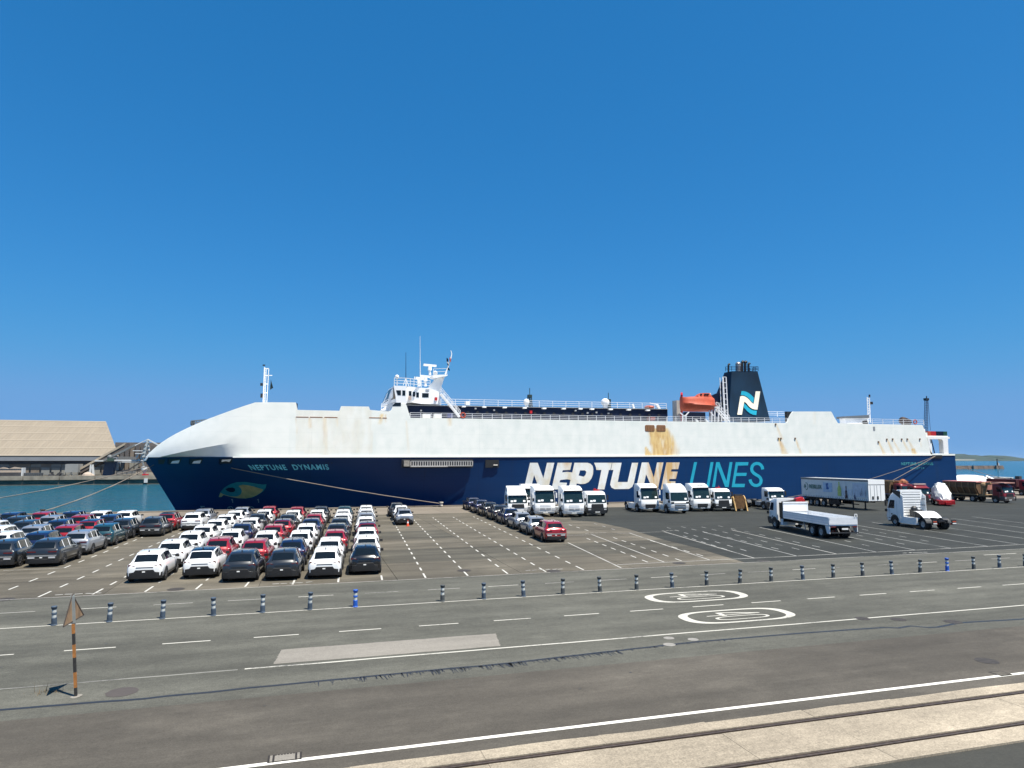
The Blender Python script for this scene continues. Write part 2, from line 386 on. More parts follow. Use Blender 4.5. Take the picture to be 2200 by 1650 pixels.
for (p, q, n) in [((22.5,54.2),(21.0,39.7),7),((24.9,54.1),(23.4,39.6),7),((26.9,51.3),(26.0,41.2),5),((31.3,53.5),(29.0,41.5),6),((33.6,60.5),(30.4,42.5),8),((35.3,60.8),(33.3,42.6),8),((37.1,60),(34.6,42),8),((39.4,60.8),(37.0,42.5),7),((43.5,52),(41.0,42),4),((47,53),(44.5,42),4),((50.6,54),(48,43),4),((22.9,66),(22.4,58),4),((25.4,66),(24.9,58.5),3),((28.4,66.5),(27.6,58.5),3)]:
    a = math.atan2(q[1]-p[1], q[0]-p[0])
    for k in range(n):
        t = (k+.5)/n; dash(1.0, .10, p[0]+(q[0]-p[0])*t, p[1]+(q[1]-p[1])*t, a, M_line_d if p[0] > 27 else M_line_y, apron, .011)
for (x, y, n) in [(-1.6,39.0,5),(12.6,39.3,6),(-11.6,38.9,5),(24.0,57.2,5),(31.6,57.2,4),(40.6,38.9,5),(24.6,71,4),(2.0,86.5,6),(62,59.5,4)]:
    for k in range(n): dash(.34, .16, x+.42*k+rr.uniform(-.05,.05), y+rr.uniform(-.08,.08), rr.uniform(-.4,.4), M_line_w, lot, .012)

# speed limit "40" painted twice
def text_mesh(s, size=1.0, shear=0.0, space=1.0, bold=0.0):
    cu = bpy.data.curves.new('t', 'FONT'); cu.body = s; cu.size = size; cu.shear = shear; cu.space_character = space; cu.offset = bold
    cu.resolution_u = 3
    o = bpy.data.objects.new('t', cu); C.objects.link(o); bpy.context.view_layer.update()
    me = bpy.data.meshes.new_from_object(o.evaluated_get(bpy.context.evaluated_depsgraph_get()))
    vv = [(p.co.x, p.co.y) for p in me.vertices]; ff = [tuple(q.vertices) for q in me.polygons]
    bpy.data.objects.remove(o); bpy.data.curves.remove(cu); bpy.data.meshes.remove(me)
    x0, x1 = min(p[0] for p in vv), max(p[0] for p in vv); y0, y1 = min(p[1] for p in vv), max(p[1] for p in vv)
    return [((a-x0)/(x1-x0), (b-y0)/(y1-y0)) for a, b in vv], ff
ex = lambda v, e_: math.copysign(abs(v)**e_, v)
def oval(cx, cy, ax, ay, tx, ty, ee=.5, n=64):
    rows = [[], []]
    for i in range(n+1):
        t = 2*math.pi*i/n; c, s_ = math.cos(t), math.sin(t)
        rows[0].append((cx+ax*ex(c,ee), cy+ay*ex(s_,.75), .006)); rows[1].append((cx+(ax-tx)*ex(c,ee), cy+(ay-ty)*ex(s_,.75), .006))
    return MB().grid(rows)
for cx, cy, mm in ((18.15, 29.75, M_line), (17.6, 25.7, M_line)):
    oval(cx, cy, 2.62, 1.08, .42, .16).build('painted_speed_ring', mm, road, fix=False)
    f4 = MB()                                                     # figure four, read by traffic heading to the right
    f4.add([(cx+a_, cy+b_, .006) for a_, b_ in ((-1.35,.15),(1.25,.15),(1.25,.225),(-1.35,.225))], [(0,1,2,3)])
    f4.add([(cx+a_, cy+b_, .0062) for a_, b_ in ((-.66,.07),(-.42,.07),(-.42,.66),(-.66,.66))], [(0,1,2,3)])
    f4.add([(cx+a_, cy+b_, .0064) for a_, b_ in ((-.52,.58),(-.36,.66),(1.28,.225),(1.0,.16))], [(0,1,2,3)])
    f4.build('painted_figure', mm, road, fix=False)
    oval(cx+.05, cy-.33, 1.28, .29, .16, .075, .6, 40).build('painted_figure', mm, road, fix=False)
# repairs, tar joint, drains
def wob(poly, a, seed, n=14):
    q = random.Random(seed); o = []
    for i in range(len(poly)):
        p, r = poly[i], poly[(i+1)%len(poly)]
        for k in range(n):
            t = k/n; o.append((p[0]+(r[0]-p[0])*t+q.uniform(-a,a), p[1]+(r[1]-p[1])*t+q.uniform(-a,a)))
    return o
def flat(name, poly, z, m, par): return MB().add([(a,b_,z) for a,b_ in poly], [tuple(t) for t in tessellate_polygon([[Vector((a,b_,0)) for a,b_ in poly]])]).build(name, m, par, fix=False)
flat('pale_patch', wob([(-.95,24.0),(6.68,24.0),(6.97,25.72),(-.77,25.70)], .02, 5), .005, M_patch, road)
tarp = [(-200,21.9),(-40,21.85),(-7.7,21.83),(-4.2,21.68),(-.4,21.82),(3.4,21.91),(6.5,21.95),(10,22.25),(13.8,22.5),(18,22.45),(21.9,22.26),(22.4,22.0),(23.1,22.15),(23.6,21.75),(24.0,21.7),(25.5,22.0),(28.6,21.74),(40,21.9),(200,21.9)]
pts = []
for i in range(len(tarp)-1):
    (a,b_),(c,d) = tarp[i], tarp[i+1]; n = max(2,int(min(abs(c-a),60)/.5))
    for k in range(n):
        t = k/n; pts.append((a+(c-a)*t, b_+(d-b_)*t+noise.noise(Vector((a+(c-a)*t,3,0)))*.05))
strip('tar_joint', pts, .14, .005, M_tar, road)
b = MB()
for k in range(210):
    x = 0.0 + rr.random()**.8*10.5 if k < 170 else rr.uniform(8,16)
    y = np.interp(x, [q[0] for q in tarp], [q[1] for q in tarp]); l = rr.uniform(.08,.50)*(1 if k < 170 else .5); w = rr.uniform(.012,.03); dx = rr.uniform(-.05,.08)
    b.add([(x-w,y,.0055),(x+w,y,.0055),(x+dx+w*.4,y-l,.0055),(x+dx-w*.4,y-l,.0055)], [(0,1,2,3)])
o = b.build('tar_drips', M_tar, road, fix=False); tag(o, kind='stuff')
def disc(name, x, y, r, m, par, z=.006, sy=1.0, n=18): return flat(name, [(x+r*math.cos(2*math.pi*i/n)*(1+.06*math.sin(3*i)), y+r*sy*math.sin(2*math.pi*i/n)) for i in range(n)], z, m, par)
M_hcov = mat('iron_cover', (.045,.038,.032), .7, .2, .3, 8); M_spot = mat('pale_spot', (.22,.21,.19), .8, var=.2, scale=6)
for px, py, r in [(1437,1371,.20),(1438,1385,.22),(1489,1374,.20)]: g = G(px,py); disc('paint_spot', g.x, g.y, r, M_spot, road)
for px, py, r in [(1853,1329,.30),(1930,1331,.30),(2047,1336,.34),(262,1487,.42),(2120,1420,.35)]: g = G(px,py); disc('stain', g.x, g.y, r, M_hcov if px != 262 else mat('oil_stain',(.06,.05,.045),.8), road, .0065)
for px, py in [(1459,1210),(997,1226),(1190,1227),(378,1266),(10,1288),(1640,1205)]: g = G(px,py); disc('manhole_cover', g.x, g.y, .42, M_hcov, lot, .007)
M_oil = mat('oil_drip', (.045,.042,.038), .6, var=.3, scale=5); ro = random.Random(31)
for k in range(70):
    x, y = ro.uniform(-14,40), ro.choice([ro.uniform(24.5,31.2),ro.uniform(33,37.6),ro.uniform(17,21.3)]); disc('oil_spot', x, y, ro.uniform(.015,.06), M_oil, road, .0045, ro.uniform(.5,1), 9)
g = G(612,1628); dr = empty('storm_drain', (g.x, g.y, 0), 0, 'rectangular roadside drain cover with dark slots beside the edge line', 'drain')
MB().bx(-.36,.36,-.19,.19,.001,.006).build('frame', M_patch, dr, world=False)
for x in (-.34,-.24,.24,.34): MB().bx(x-.022,x+.022,-.2,.2,.007,.012).build('slot', M_hole, dr, world=False)
for k in range(7): MB().bx(-.2+k*.065-.02,-.2+k*.065+.02,.16,.20,.007,.012).build('slot', M_hole, dr, world=False)
g = G(2150,1447); dr = empty('utility_cover', (g.x, g.y, 0), 0, 'small square cover by the edge line at the right', 'cover')
MB().bx(-.25,.25,-.22,.22,.001,.006).build('frame', M_hcov, dr, world=False); MB().bx(-.2,.2,-.17,.17,.006,.010).build('plate', M_shoulder, dr, world=False)

# ================================================================== THE SHIP
SY, BH = 97.0, 11.0; SC = SY + BH                    # near side plane, half beam, centre line
XA = P(2052, 980, SY).x                              # stern
def zl(X): return 6.93 + .0042*(X+10)                # sheer line between blue hull and white upper works
def stem(z):                                         # raked stem: X of the bow at height z
    return -18.34 + (z+.71)*(-22.7+18.34)/(6.4+.71)
def seams(N, L, B, gp, k):
    """plate butts and strakes: thin dark welds over the base colour"""
    sp_ = N.new('ShaderNodeSeparateXYZ'); L.new(gp.outputs['Position'], sp_.inputs[0]); tot = None
    for out, per, w in (('X', 7.9, .006), ('Z', 2.05, .018)):
        d = N.new('ShaderNodeMath'); d.operation = 'DIVIDE'; L.new(sp_.outputs[out], d.inputs[0]); d.inputs[1].default_value = per
        f = N.new('ShaderNodeMath'); f.operation = 'FRACT'; L.new(d.outputs[0], f.inputs[0])
        r = N.new('ShaderNodeMapRange'); r.inputs[1].default_value = 0; r.inputs[2].default_value = w; r.inputs[3].default_value = 1-k; r.inputs[4].default_value = 1; L.new(f.outputs[0], r.inputs[0])
        if tot is None: tot = r.outputs[0]
        else:
            mu = N.new('ShaderNodeMath'); mu.operation = 'MULTIPLY'; L.new(tot, mu.inputs[0]); L.new(r.outputs[0], mu.inputs[1]); tot = mu.outputs[0]
    src = B.inputs['Base Color'].links[0].from_socket
    vm = N.new('ShaderNodeVectorMath'); vm.operation = 'SCALE'; L.new(src, vm.inputs[0]); L.new(tot, vm.inputs['Scale']); L.new(vm.outputs[0], B.inputs['Base Color'])
ship = empty('ship', (45, SC, WZ), 0, 'long car carrier with white upper works and navy hull moored along the quay', 'ship')
def ease(t, p): t = max(0., min(1., t)); return 1-(1-t)**p
def hbK(xi): return BH*ease(xi/15, 2.2)
def hbL(xi):
    t = max(0., min(1., (xi-4)/11)); return max(0., hbK(xi) - 1.45*min(1, xi/4)*(1-t*t*(3-2*t)))
def hbW(xi): return BH*ease((xi-1.0)/62, 1.7)
def hull_hb(xi, z, zt):
    t = (z+4)/(zt+4); t = max(0, min(1, t)); w, l = hbW(xi), hbL(xi)
    return w + (l-w)*t**1.75
ST = [0,.15,.4,.8,1.4,2.2,3.2,4.5,6,8,10,12.5,15,18,21,25,29,33,38,44,50,56,63]
xs_end = XA
rows_near, rows_far = [], []
LEV = 12
def hull_section(k):
    near, far = [], []
    for j in range(LEV+1):
        t = j/LEV
        xi = ST[k] if k < len(ST) else None
        z0 = -4.5
        if xi is not None:
            ztop = zl(-22.7+xi); z = z0 + (ztop-z0)*t
            X = stem(z) + xi*(1 + (stem(6.9)-stem(z))/63*0) if xi < 63 else stem(z)+xi
            # blend so that stations become vertical towards midships
            X = stem(z)*(1-xi/63) + (-22.7+0*xi)*(xi/63) + xi
            hb = hull_hb(xi, z, ztop)
        near.append((X, SC-hb, z)); far.append((X, SC+hb, z))
    return near, far
secs = [hull_section(k) for k in range(len(ST))]
X63 = -22.7+63
mid = [X63 + (XA-X63)*i/20 for i in range(1, 21)]
for X in mid:
    near, far = [], []
    for j in range(LEV+1):
        z = -4.5 + (zl(X)+4.5)*j/LEV
        cut = max(0, (X-(XA-10))/10)*max(0, (1.5-z)/6)*3.0
        near.append((X, SY+cut, z)); far.append((X, SC+BH-cut, z))
    secs.append((near, far))
# densify near side for the colour attribute
def px_attr(o, fn, name='wear'):
    me = o.data; at = me.attributes.new(name, 'FLOAT_COLOR', 'POINT')
    buf = np.zeros(len(me.vertices)*4, 'f')
    inv = o.matrix_basis
    for i, v in enumerate(me.vertices):
        buf[4*i:4*i+4] = fn(v.co)
    at.data.foreach_set('color', buf)
hull = MB(); hull.grid([s[0] for s in secs]); hull.grid([s[1] for s in secs])
hull.grid([[secs[-1][0][j], (XA, SC, secs[-1][0][j][2]), secs[-1][1][j]] for j in range(LEV+1)])
hull.grid([[s[0][0] for s in secs], [s[1][0] for s in secs]])
m, N, L, B = nodes('hull_blue')
gp = N.new('ShaderNodeNewGeometry')
def hn(scale, st, det=5):
    mp = N.new('ShaderNodeMapping'); mp.inputs['Scale'].default_value = st; L.new(gp.outputs['Position'], mp.inputs[0])
    n = N.new('ShaderNodeTexNoise'); n.inputs['Scale'].default_value = scale; n.inputs['Detail'].default_value = det; L.new(mp.outputs[0], n.inputs['Vector']); return n.outputs[0]
def hr(x, a, b_, lo, hi):
    r = N.new('ShaderNodeMapRange'); r.inputs[1].default_value = a; r.inputs[2].default_value = b_; r.inputs[3].default_value = lo; r.inputs[4].default_value = hi; L.new(x, r.inputs[0]); return r.outputs[0]
mx = N.new('ShaderNodeMix'); mx.data_type = 'RGBA'; mx.inputs['A'].default_value = (.0022,.024,.090,1); mx.inputs['B'].default_value = (.0045,.036,.122,1)
L.new(hn(.25, (.5,.5,1.6)), mx.inputs['Factor'])
mx2 = N.new('ShaderNodeMix'); mx2.data_type = 'RGBA'; mx2.inputs['B'].default_value = (.022,.026,.038,1)
L.new(mx.outputs['Result'], mx2.inputs['A']); L.new(hr(hn(.8, (1.3,1,.09), 6), .60, .85, 0, .35), mx2.inputs['Factor'])
L.new(mx2.outputs['Result'], B.inputs['Base Color']); B.inputs['Roughness'].default_value = .42
bp = N.new('ShaderNodeBump'); bp.inputs['Strength'].default_value = .25; bp.inputs['Distance'].default_value = .05
L.new(hn(.55, (.6,1,1.3), 3), bp.inputs['Height']); L.new(bp.outputs[0], B.inputs['Normal'])
seams(N, L, B, gp, .5)
B.inputs['Specular IOR Level'].default_value = .22
M_hull = m
hull_o = hull.build('hull', M_hull, ship, smooth=60)

# --- white upper works: profile of the upper edge measured on the photograph
PROF = [(314,984),(318,979),(324,972),(335,961),(350,949),(368,937),(390,925),(420,911),(450,898),(480,887),(510,876),(540,866),(547,864),(633.5,864.5)]
def bow_top(px): return np.interp(px, [p[0] for p in PROF], [p[1] for p in PROF])
def hbT(xi):
    return hbK(xi)*np.interp(xi, [0,3,8,12,15,40], [.55,.74,.88,.97,1,1])
KN = [(0,6.35),(3,6.95),(6,7.55),(10,8.3),(14,9.0),(18,9.55),(22,9.9),(40,10.1)]
def zK(xi): return np.interp(xi, [k[0] for k in KN], [k[1] for k in KN])
rowsN, rowsF = [], []
XT = -22.95
bst = [0,.2,.5,.9,1.4,2,2.8,3.8,5,6.5,8,9.5,11,12.5,14,15.5,17,18.5,20]
for xi in bst:
    X = XT + xi; hK = hbK(xi); hT = hbT(xi)
    px = proj((X, SC-hT, 10))[0]
    z_t = max(zK(xi)+.12, P(px, bow_top(px), SC-hT).z) if xi > 0 else 6.62
    zb = zl(X) if xi > .6 else zK(xi)-.05
    hL = hbL(max(0, X+22.7))
    zk = max(zK(xi), zb+.02)
    sec = [(hL, zb)] + [(hL+(hK-hL)*t, zb+(zk-zb)*t) for t in (.33,.66,1)]
    for t in (.25,.5,.75,1):
        sec.append((hK+(hT-hK)*t**1.6, zk+(z_t-zk)*t))
    sec.append((hT*.5, z_t-.03*min(1,xi/6))); sec.append((0, z_t-.05*min(1,xi/6)))
    rowsN.append([(X, SC-h, z) for h, z in sec]); rowsF.append([(X, SC+h, z) for h, z in sec])
bow = MB(); bow.grid(rowsN); bow.grid(rowsF)
# near side wall as a fine grid so that rust and dirt can be given per point
def edge(px): return np.interp(px, [p[0] for p in EDGE], [p[1] for p in EDGE])
EDGE = [(500,864),(633.5,864.5),(634.5,880.5),(728,882.5),(729,872.5),(791,873.5),(792.5,880.5),(832,884),(839,881),(845,866.5),(871,867),(873.5,875),(879,893),(880.5,897.5),
        (1100,900.5),(1430,905),(1690,908.5),(1694,907),(1701,893),(1707,884.2),(1790,884.2),(1794,893),(1803,909.5),(1985,913),(1989,925),(2000,976)]
XW0, XW1 = XT+20, P(2000,976,SY).x
NX, NZ = 560, 22
xsW = sorted(set([XW0+(XW1-XW0)*i/NX for i in range(NX+1)] + [P(p[0], 890, SY).x for p in EDGE if P(p[0],890,SY).x > XW0+.05]))
rowsW = []
last = rowsN[-1]
for X in xsW:
    px = proj((X, SY, 9))[0]
    z1 = P(px, edge(px), SY).z; z0 = zl(X)
    t20 = min(1, (X-XW0)/3.0)
    row = []
    for j in range(NZ+1):
        z = z0+(z1-z0)*j/NZ
        y = SY
        if t20 < 1:                                      # fair into the bow section
            hh = np.interp(z, [p[2] for p in last[:8]], [SC-p[1] for p in last[:8]])
            y = SC-(hh+(BH-hh)*t20)
        row.append((X, y, z))
    rowsW.append(row)
side = MB(); side.grid(rowsW)
def streak(px, py, x0, y0, x1, y1, w0, w1):
    if py < y0-1 or py > y1+1: return 0
    t = (py-y0)/max(1e-3, y1-y0); c = x0+(x1-x0)*t; w = w0+(w1-w0)*t
    d = abs(px-c)/max(w, .1)
    return max(0, 1-d*d)*(1-.55*t)
RUSTS = [(1667,910,1680,944,1.5,5,.6),(1674,943,1687,977,3,10,1.0),(1709,942,1722,977,1.6,3,.95),(1888,950,1901,977,1.6,5,.9),(1906,944,1920,975,2,5,.75),(1918,944,1934,973,1.5,4,.55),
         (1938,944,1951,968,1.5,4,.7),(1950,944,1961,963,1.5,4,.7),(1962,966,1966,978,5,9,1.0),(1976,944,1980,960,1,2,.35),(665,896,667,920,3,5,.7),(697,898,700,978,6,9,.40),(724,898,725,915,3,4,.45),
         (636,898,637,930,1.5,2,.4),(820,892,816,912,5,6,.75),(827,892,829,905,2,3,.6),(966,898,966,914,5,6,.55),(873,905,878,975,3,4,.22),(1430,905,1432,925,1.5,3,.3),(1750,884,1750,910,4,5,.12)]
def rust_fn(co):
    w = hull_frame(co); px, py = proj(w)
    n = noise.fractal(Vector((w.x*.9, w.z*.35, 3)), 1, 2, 4); n2 = noise.noise(Vector((w.x*3.0, w.z*.8, 9)))
    r = 0
    for x0,y0,x1,y1,w0,w1,k in RUSTS:
        r = max(r, streak(px,py,x0,y0,x1,y1,w0,w1)*k*1.3*(.85+.4*n2))
    if py > 920 and py < 980:                               # the large fan under the twin scuppers
        t = (py-920)/58; l = 1390+9*t+2.5*n2; rgt = 1437+24*math.sin(min(1,t*1.25)*1.5)+4*n
        d = min((px-l)/6, (rgt-px)/(9+14*t)); r = max(r, max(0, min(1, d))*(1.12+.35*n))
        if py > 958 and 1385 < px < 1404 and (px-1385) < (py-958)*.95: r = max(r, .9+.2*n2)
        if abs(px-1421) < 3 and py > 966: r = max(r, 1.15)
    if py < 972 and 636 < px < 800: r = max(r, .10+.14*n*(px-600)/200)
    g = max(0, .25+.6*n)                                    # grime
    return (max(0, min(1.2, r)), g, 0, 1)
hull_frame = lambda co: Vector(co)
side_o = side.build('side_plating', None, ship, smooth=50)
px_attr(side_o, rust_fn)
m, N, L, B = nodes('upper_white')
gp = N.new('ShaderNodeNewGeometry'); at = N.new('ShaderNodeAttribute'); at.attribute_name = 'wear'
sp = N.new('ShaderNodeSeparateColor'); L.new(at.outputs['Color'], sp.inputs[0])
base = N.new('ShaderNodeMix'); base.data_type = 'RGBA'; base.inputs['A'].default_value = (.81,.82,.765,1); base.inputs['B'].default_value = (.70,.735,.685,1)
f1 = N.new('ShaderNodeMath'); f1.operation = 'MULTIPLY_ADD'; f1.inputs[1].default_value = .55; f1.inputs[2].default_value = 0
L.new(sp.outputs['Green'], f1.inputs[0])
ad = N.new('ShaderNodeMath'); ad.operation = 'MULTIPLY_ADD'; ad.inputs[1].default_value = .9
L.new(hn(.9, (.8,1,1), 7), ad.inputs[0]); L.new(f1.outputs[0], ad.inputs[2])
L.new(hr(ad.outputs[0], .35, .95, 0, 1), base.inputs['Factor'])
ru = N.new('ShaderNodeMix'); ru.data_type = 'RGBA'; ru.inputs['A'].default_value = (.76,.55,.24,1); ru.inputs['B'].default_value = (.58,.34,.12,1)
L.new(hr(hn(2.2, (1.6,1,.35), 7), .40, .72, 0, 1), ru.inputs['Factor'])
mr = N.new('ShaderNodeMix'); mr.data_type = 'RGBA'; L.new(base.outputs['Result'], mr.inputs['A']); L.new(ru.outputs['Result'], mr.inputs['B'])
k1 = N.new('ShaderNodeMath'); k1.operation = 'MULTIPLY'; L.new(sp.outputs['Red'], k1.inputs[0]); L.new(hr(hn(1.6, (2,1,.5), 6), .25, .6, .65, 1.1), k1.inputs[1]); k1.use_clamp = True
L.new(k1.outputs[0], mr.inputs['Factor']); L.new(mr.outputs['Result'], B.inputs['Base Color']); B.inputs['Roughness'].default_value = .55
bp = N.new('ShaderNodeBump'); bp.inputs['Strength'].default_value = .18; bp.inputs['Distance'].default_value = .06
L.new(hn(.8, (.5,1,.8), 3), bp.inputs['Height']); L.new(bp.outputs[0], B.inputs['Normal'])
seams(N, L, B, gp, .16)
M_upper = m
side_o.data.materials.append(M_upper)
bow.build('bow_cover', M_upper, ship, smooth=16)
# decks, far side and transverse ends behind the near wall
DZ = 12.0
up = MB()
up.bx(XW0+3.3, P(880,897,SY).x, SY+.25, SC+BH, 7.0, 13.2)
up.bx(P(880,897,SY).x+.02, P(1990,920,SY).x, SY+.25, SC+BH, 7.02, 12.15)
up.build('inner_block', M_white, ship)
# bulwark tops (thickness of the plating) as strips following the profile
cap = MB(); prof3 = [r[-1] for r in rowsW]
cap.grid([[p for p in prof3], [(p[0], p[1]+.28, p[2]) for p in prof3]]); cap.grid([[(p[0], p[1]+.28, p[2]) for p in prof3], [(p[0], p[1]+.28, max(p[2]-3.2, 11.5)) for p in prof3]])
cap.build('bulwark_cap', M_upper, ship, smooth=40)
def SB(name, px0, px1, py0, py1, y0, y1, m, smooth=None, at=None):      # block on the ship given by its outline in the photo
    a, b_ = P(px0, py0, at or y0), P(px1, py1, at or y0)
    return MB().bx(min(a.x,b_.x), max(a.x,b_.x), y0, y1, min(a.z,b_.z), max(a.z,b_.z)).build(name, m, ship, smooth)
def SP(name, poly, y0, y1, m, holes=(), at=None, parent=None):              # prism from an outline
    q = at or y0
    pl = [(P(a,b_,q).x, P(a,b_,q).z) for a,b_ in poly]; hl = [[(P(a,b_,q).x, P(a,b_,q).z) for a,b_ in h] for h in holes]
    return MB().prism(pl, lambda a,b_,d: (a,d,b_), y0, y1, hl).build(name, m, parent or ship)
# forward superstructure ends (the block at the bow)
SB('bow_house_end', 636.2, 638.6, 866.5, 881, SY+.3, SY+2.2, M_navy)
SP('rubbing_strake', [(330,981),(2052,976.2),(2052,979.2),(330,984.2)][::-1] if False else [(500,980.2),(1100,979.4),(2052,975.2),(2052,978.6),(1100,982.2),(500,983.2)], SY-.10, SY+.05, M_upper)
# slots under the forward bulwark
for x0, x1, y in [(636,663,895),(666,693,895.3),(697,725,895.6),(793,819,896.5),(822,831,897)]:
    SB('drain_slot', x0, x1, y, y+2.2, SY-.02, SY+.06, M_rust)
for x0, x1 in ((1385.5,1406.5),(1410,1430)):                           # twin louvred scuppers
    a, b_ = P(x0,913,SY), P(x1,927.5,SY)
    r_, n_ = .22, 5; poly = []
    for cx_, cz_, t0 in ((b_.x-r_,a.z-r_,0),(a.x+r_,a.z-r_,1),(a.x+r_,b_.z+r_,2),(b_.x-r_,b_.z+r_,3)):
        for k in range(n_): t = (t0+k/(n_-1))*math.pi/2; poly.append((cx_+r_*math.cos(t), cz_+r_*math.sin(t)))
    o = MB().prism(poly, lambda a_,c_,d: (a_,d,c_), SY-.03, SY+.05).build('scupper', M_rust, ship)
    for k in range(6): xx = a.x+.15+(b_.x-a.x-.3)*k/5; MB().bx(xx-.03,xx+.03,SY-.06,SY-.031,b_.z+.1,a.z-.1).build('louvre', mat('rust_dark',(.16,.075,.035),.8,var=.3,scale=6), o)
for x, y in [(1667,911.5),(1673,942),(1678.5,942),(1709,942),(1888,949.5),(1906,944),(1918.5,943.5),(1938,943.8),(1950,943.6),(1977,943.5)]:
    SB('scupper_pipe', x-1.3, x+1.3, y-1.8, y+1.8, SY-.12, SY+.05, mat('scupper_rust',(.17,.11,.075),.8,var=.3,scale=5))
SB('hatch_plate', 1876, 1880.5, 916.5, 925, SY-.04, SY+.04, M_grey)

# --- stern gantry
st_y = SY
SP('stern_frame', [(1993,938),(2040.5,938.5),(2040.5,942.5),(2036.5,943),(2038,975.5),(2047,975.5),(2047,978.5),(2000,978.5),(1998,968)], st_y, st_y+.9, M_white,
   holes=[[(1997,943.5),(2023,943.5),(2026,947),(2028,974.5),(2003,974.5)]])
SP('stern_frame', [(1993,938),(2040.5,938.5),(2040.5,942.5),(2036.5,943),(2038,975.5),(2026,978.5),(2026,943.5),(1997,943.5)], SC+BH-.9, SC+BH, M_white, at=SY)
a, b_ = P(1996,938,SY), P(2037,927,SY)
MB().bx(a.x, b_.x, SY+.1, SC+BH-.1, a.z, a.z+.18).build('stern_deck', M_white, ship)
for k, (f0, f1, mm) in enumerate(((.0,.16,M_orange),(.16,.42,M_red),(.42,.80,M_navy),(.80,1.0,mat('dark_green',(.01,.06,.035),.5)))):
    MB().bx(a.x+(b_.x-a.x)*f0, a.x+(b_.x-a.x)*f1-.03, SY+.2, SY+2.2, a.z+.2, b_.z).build('ramp_fitting', mm, ship)
p = P(2001,945,SY+1); q = P(2008,974,SY+1); MB().cyl(p, q, .09).build('stern_strut', M_navy, ship)
p = P(2010,979,SY); MB().bx(p.x-.9,p.x+1.4,SY-.15,SY+.3,p.z-.5,p.z+.1).build('fairlead', M_black, ship)

# --- railings
def railing(name, pts, h, m, post=1.5, nr=3, r=.028):
    b = MB()
    for i in range(len(pts)-1):
        p, q = Vector(pts[i]), Vector(pts[i+1]); n = max(1, int((q-p).length/post))
        for k in range(1, nr+1):
            o_ = Vector((0,0,h*k/nr)); b.bar(p+o_, q+o_, r*2)
        for k in range(n+(1 if i == len(pts)-2 else 0)):
            c = p+(q-p)*k/n; b.bar(c, c+Vector((0,0,h)), r*2.2)
    return b.build(name, m, ship)
M_railw = mat('rail_white', (.70,.71,.72), .5)
def RL(px0, py0, px1, py1, Y, ht_px, **k):
    p, q = P(px0,py0,Y), P(px1,py1,Y); h = P(px0,py0-ht_px,Y).z-p.z
    return railing('railing', [p,q], h, M_railw, **k)
RL(881, 898, 1432, 906, SY+.15, 11.5); RL(1434, 906, 1692, 909.5, SY+.15, 11.5); RL(1805, 910.5, 1985, 914, SY+.15, 12, post=2.2)
RL(947, 871, 1432, 879.5, SY+4.3, 14, post=2.2); RL(1650, 895, 1690, 896, SC, 11, post=2)

# --- navy deckhouse amidships
a, b_ = P(876,871,SY+4), P(1434,879.5,SY+4)
dh = MB(); X0, X1 = a.x, b_.x
zt0, zt1 = a.z, b_.z
dh.prism([(X0,12.0),(X1,12.0),(X1,zt1),(X0,zt0)], lambda x,z,d: (x,d,z), SY+4, SC+BH-4)
dh.build('deckhouse', M_navy, ship)
MB().prism([(X0,zt0-.02),(X1,zt1-.02),(X1,zt1+.07),(X0,zt0+.07)], lambda x,z,d: (x,d,z), SY+3.7, SC+BH-3.7).build('deckhouse_roof', M_grey, ship)
for px, py in [(997,873),(1041,874),(1085,875),(1128,876),(1170,877),(1212,877.5),(1248,878),(1273,878.5),(1313,879),(1352,880),(1393,881)]:
    SB('deck_lamp', px-4, px+4, py-1.3, py+1.6, SY+3.4, SY+3.95, M_white)
for px, py, r in [(905,888),(921,884),(1020,877),(1027,877.5),(1056,882),(1064,878),(1068,882.5),(1224,882),(1236,883),(1240,879.5),(1263,887),(1283,886),(1308,888),(1340,887)] and [(905,882,.3),(1022,877.5,.25),(1062,881,.28),(1237,882,.28),(1263,887,.3),(1282,886,.3),(1308,888,.3)]:
    SB('deck_fitting', px-1.6, px+1.6, py-1.6, py+1.6, SY+3.6, SY+3.95, M_grey)
for k in range(22):
    px = 985+k*20.5; p = P(px, 886+k*.3, SY+3.97); MB().cyl((p.x,SY+3.9,p.z),(p.x,SY+4.01,p.z),.22,n=12).build('porthole', M_black, ship)
for px in (917, 941): SB('liferaft', px-8, px+8, 889, 897.5, SY+.9, SY+2.2, M_white)
SB('deck_locker', 962, 973, 888, 897, SY+.9, SY+1.8, mat('indigo_paint',(.02,.03,.16),.5))
SB('fire_box', 1139, 1143.5, 882, 888, SY+3.6, SY+3.95, M_red)
for px in (1404,): SB('hose_box', px-6, px+4, 895, 903, SY+2.6, SY+3.9, mat('dull_red',(.20,.05,.05),.6))

# --- bridge
M_hw = mat('house_white', (.80,.81,.82), .4, var=.04, scale=.8)
wing = SP('bridge_wing', [(846,828.5),(873,829.5),(874,866),(871,868),(852,866.5)], SY+.05, SY+3.4, M_hw)
for poly in ([(851,838.5),(861.5,838.5),(861.5,849),(854.5,849)],[(864.5,838.5),(871,839),(871,850),(864.5,849.5)]): SP('window', poly, SY+.02, SY+.12, M_glass, parent=wing)
SP('window', [(849,865),(861.5,865),(861.5,872.5),(842.5,872.5)], SY-.03, SY+.06, M_glass)
house_y = SY+3.4
hse = SP('bridge_house', [(873,829.5),(905,833),(925,834),(945,842.5),(946.5,869),(905,867.5),(885,864.5),(874,866)], house_y, SC+8, M_hw)
for x0,y0,x1,y1 in [(878.5,840,884,850.5),(887,841.5,892,852),(894.5,843,900,854),(907,844.5,921,854)]: SB('window', x0,x1,y0,y1, house_y-.04, house_y+.1, M_glass)
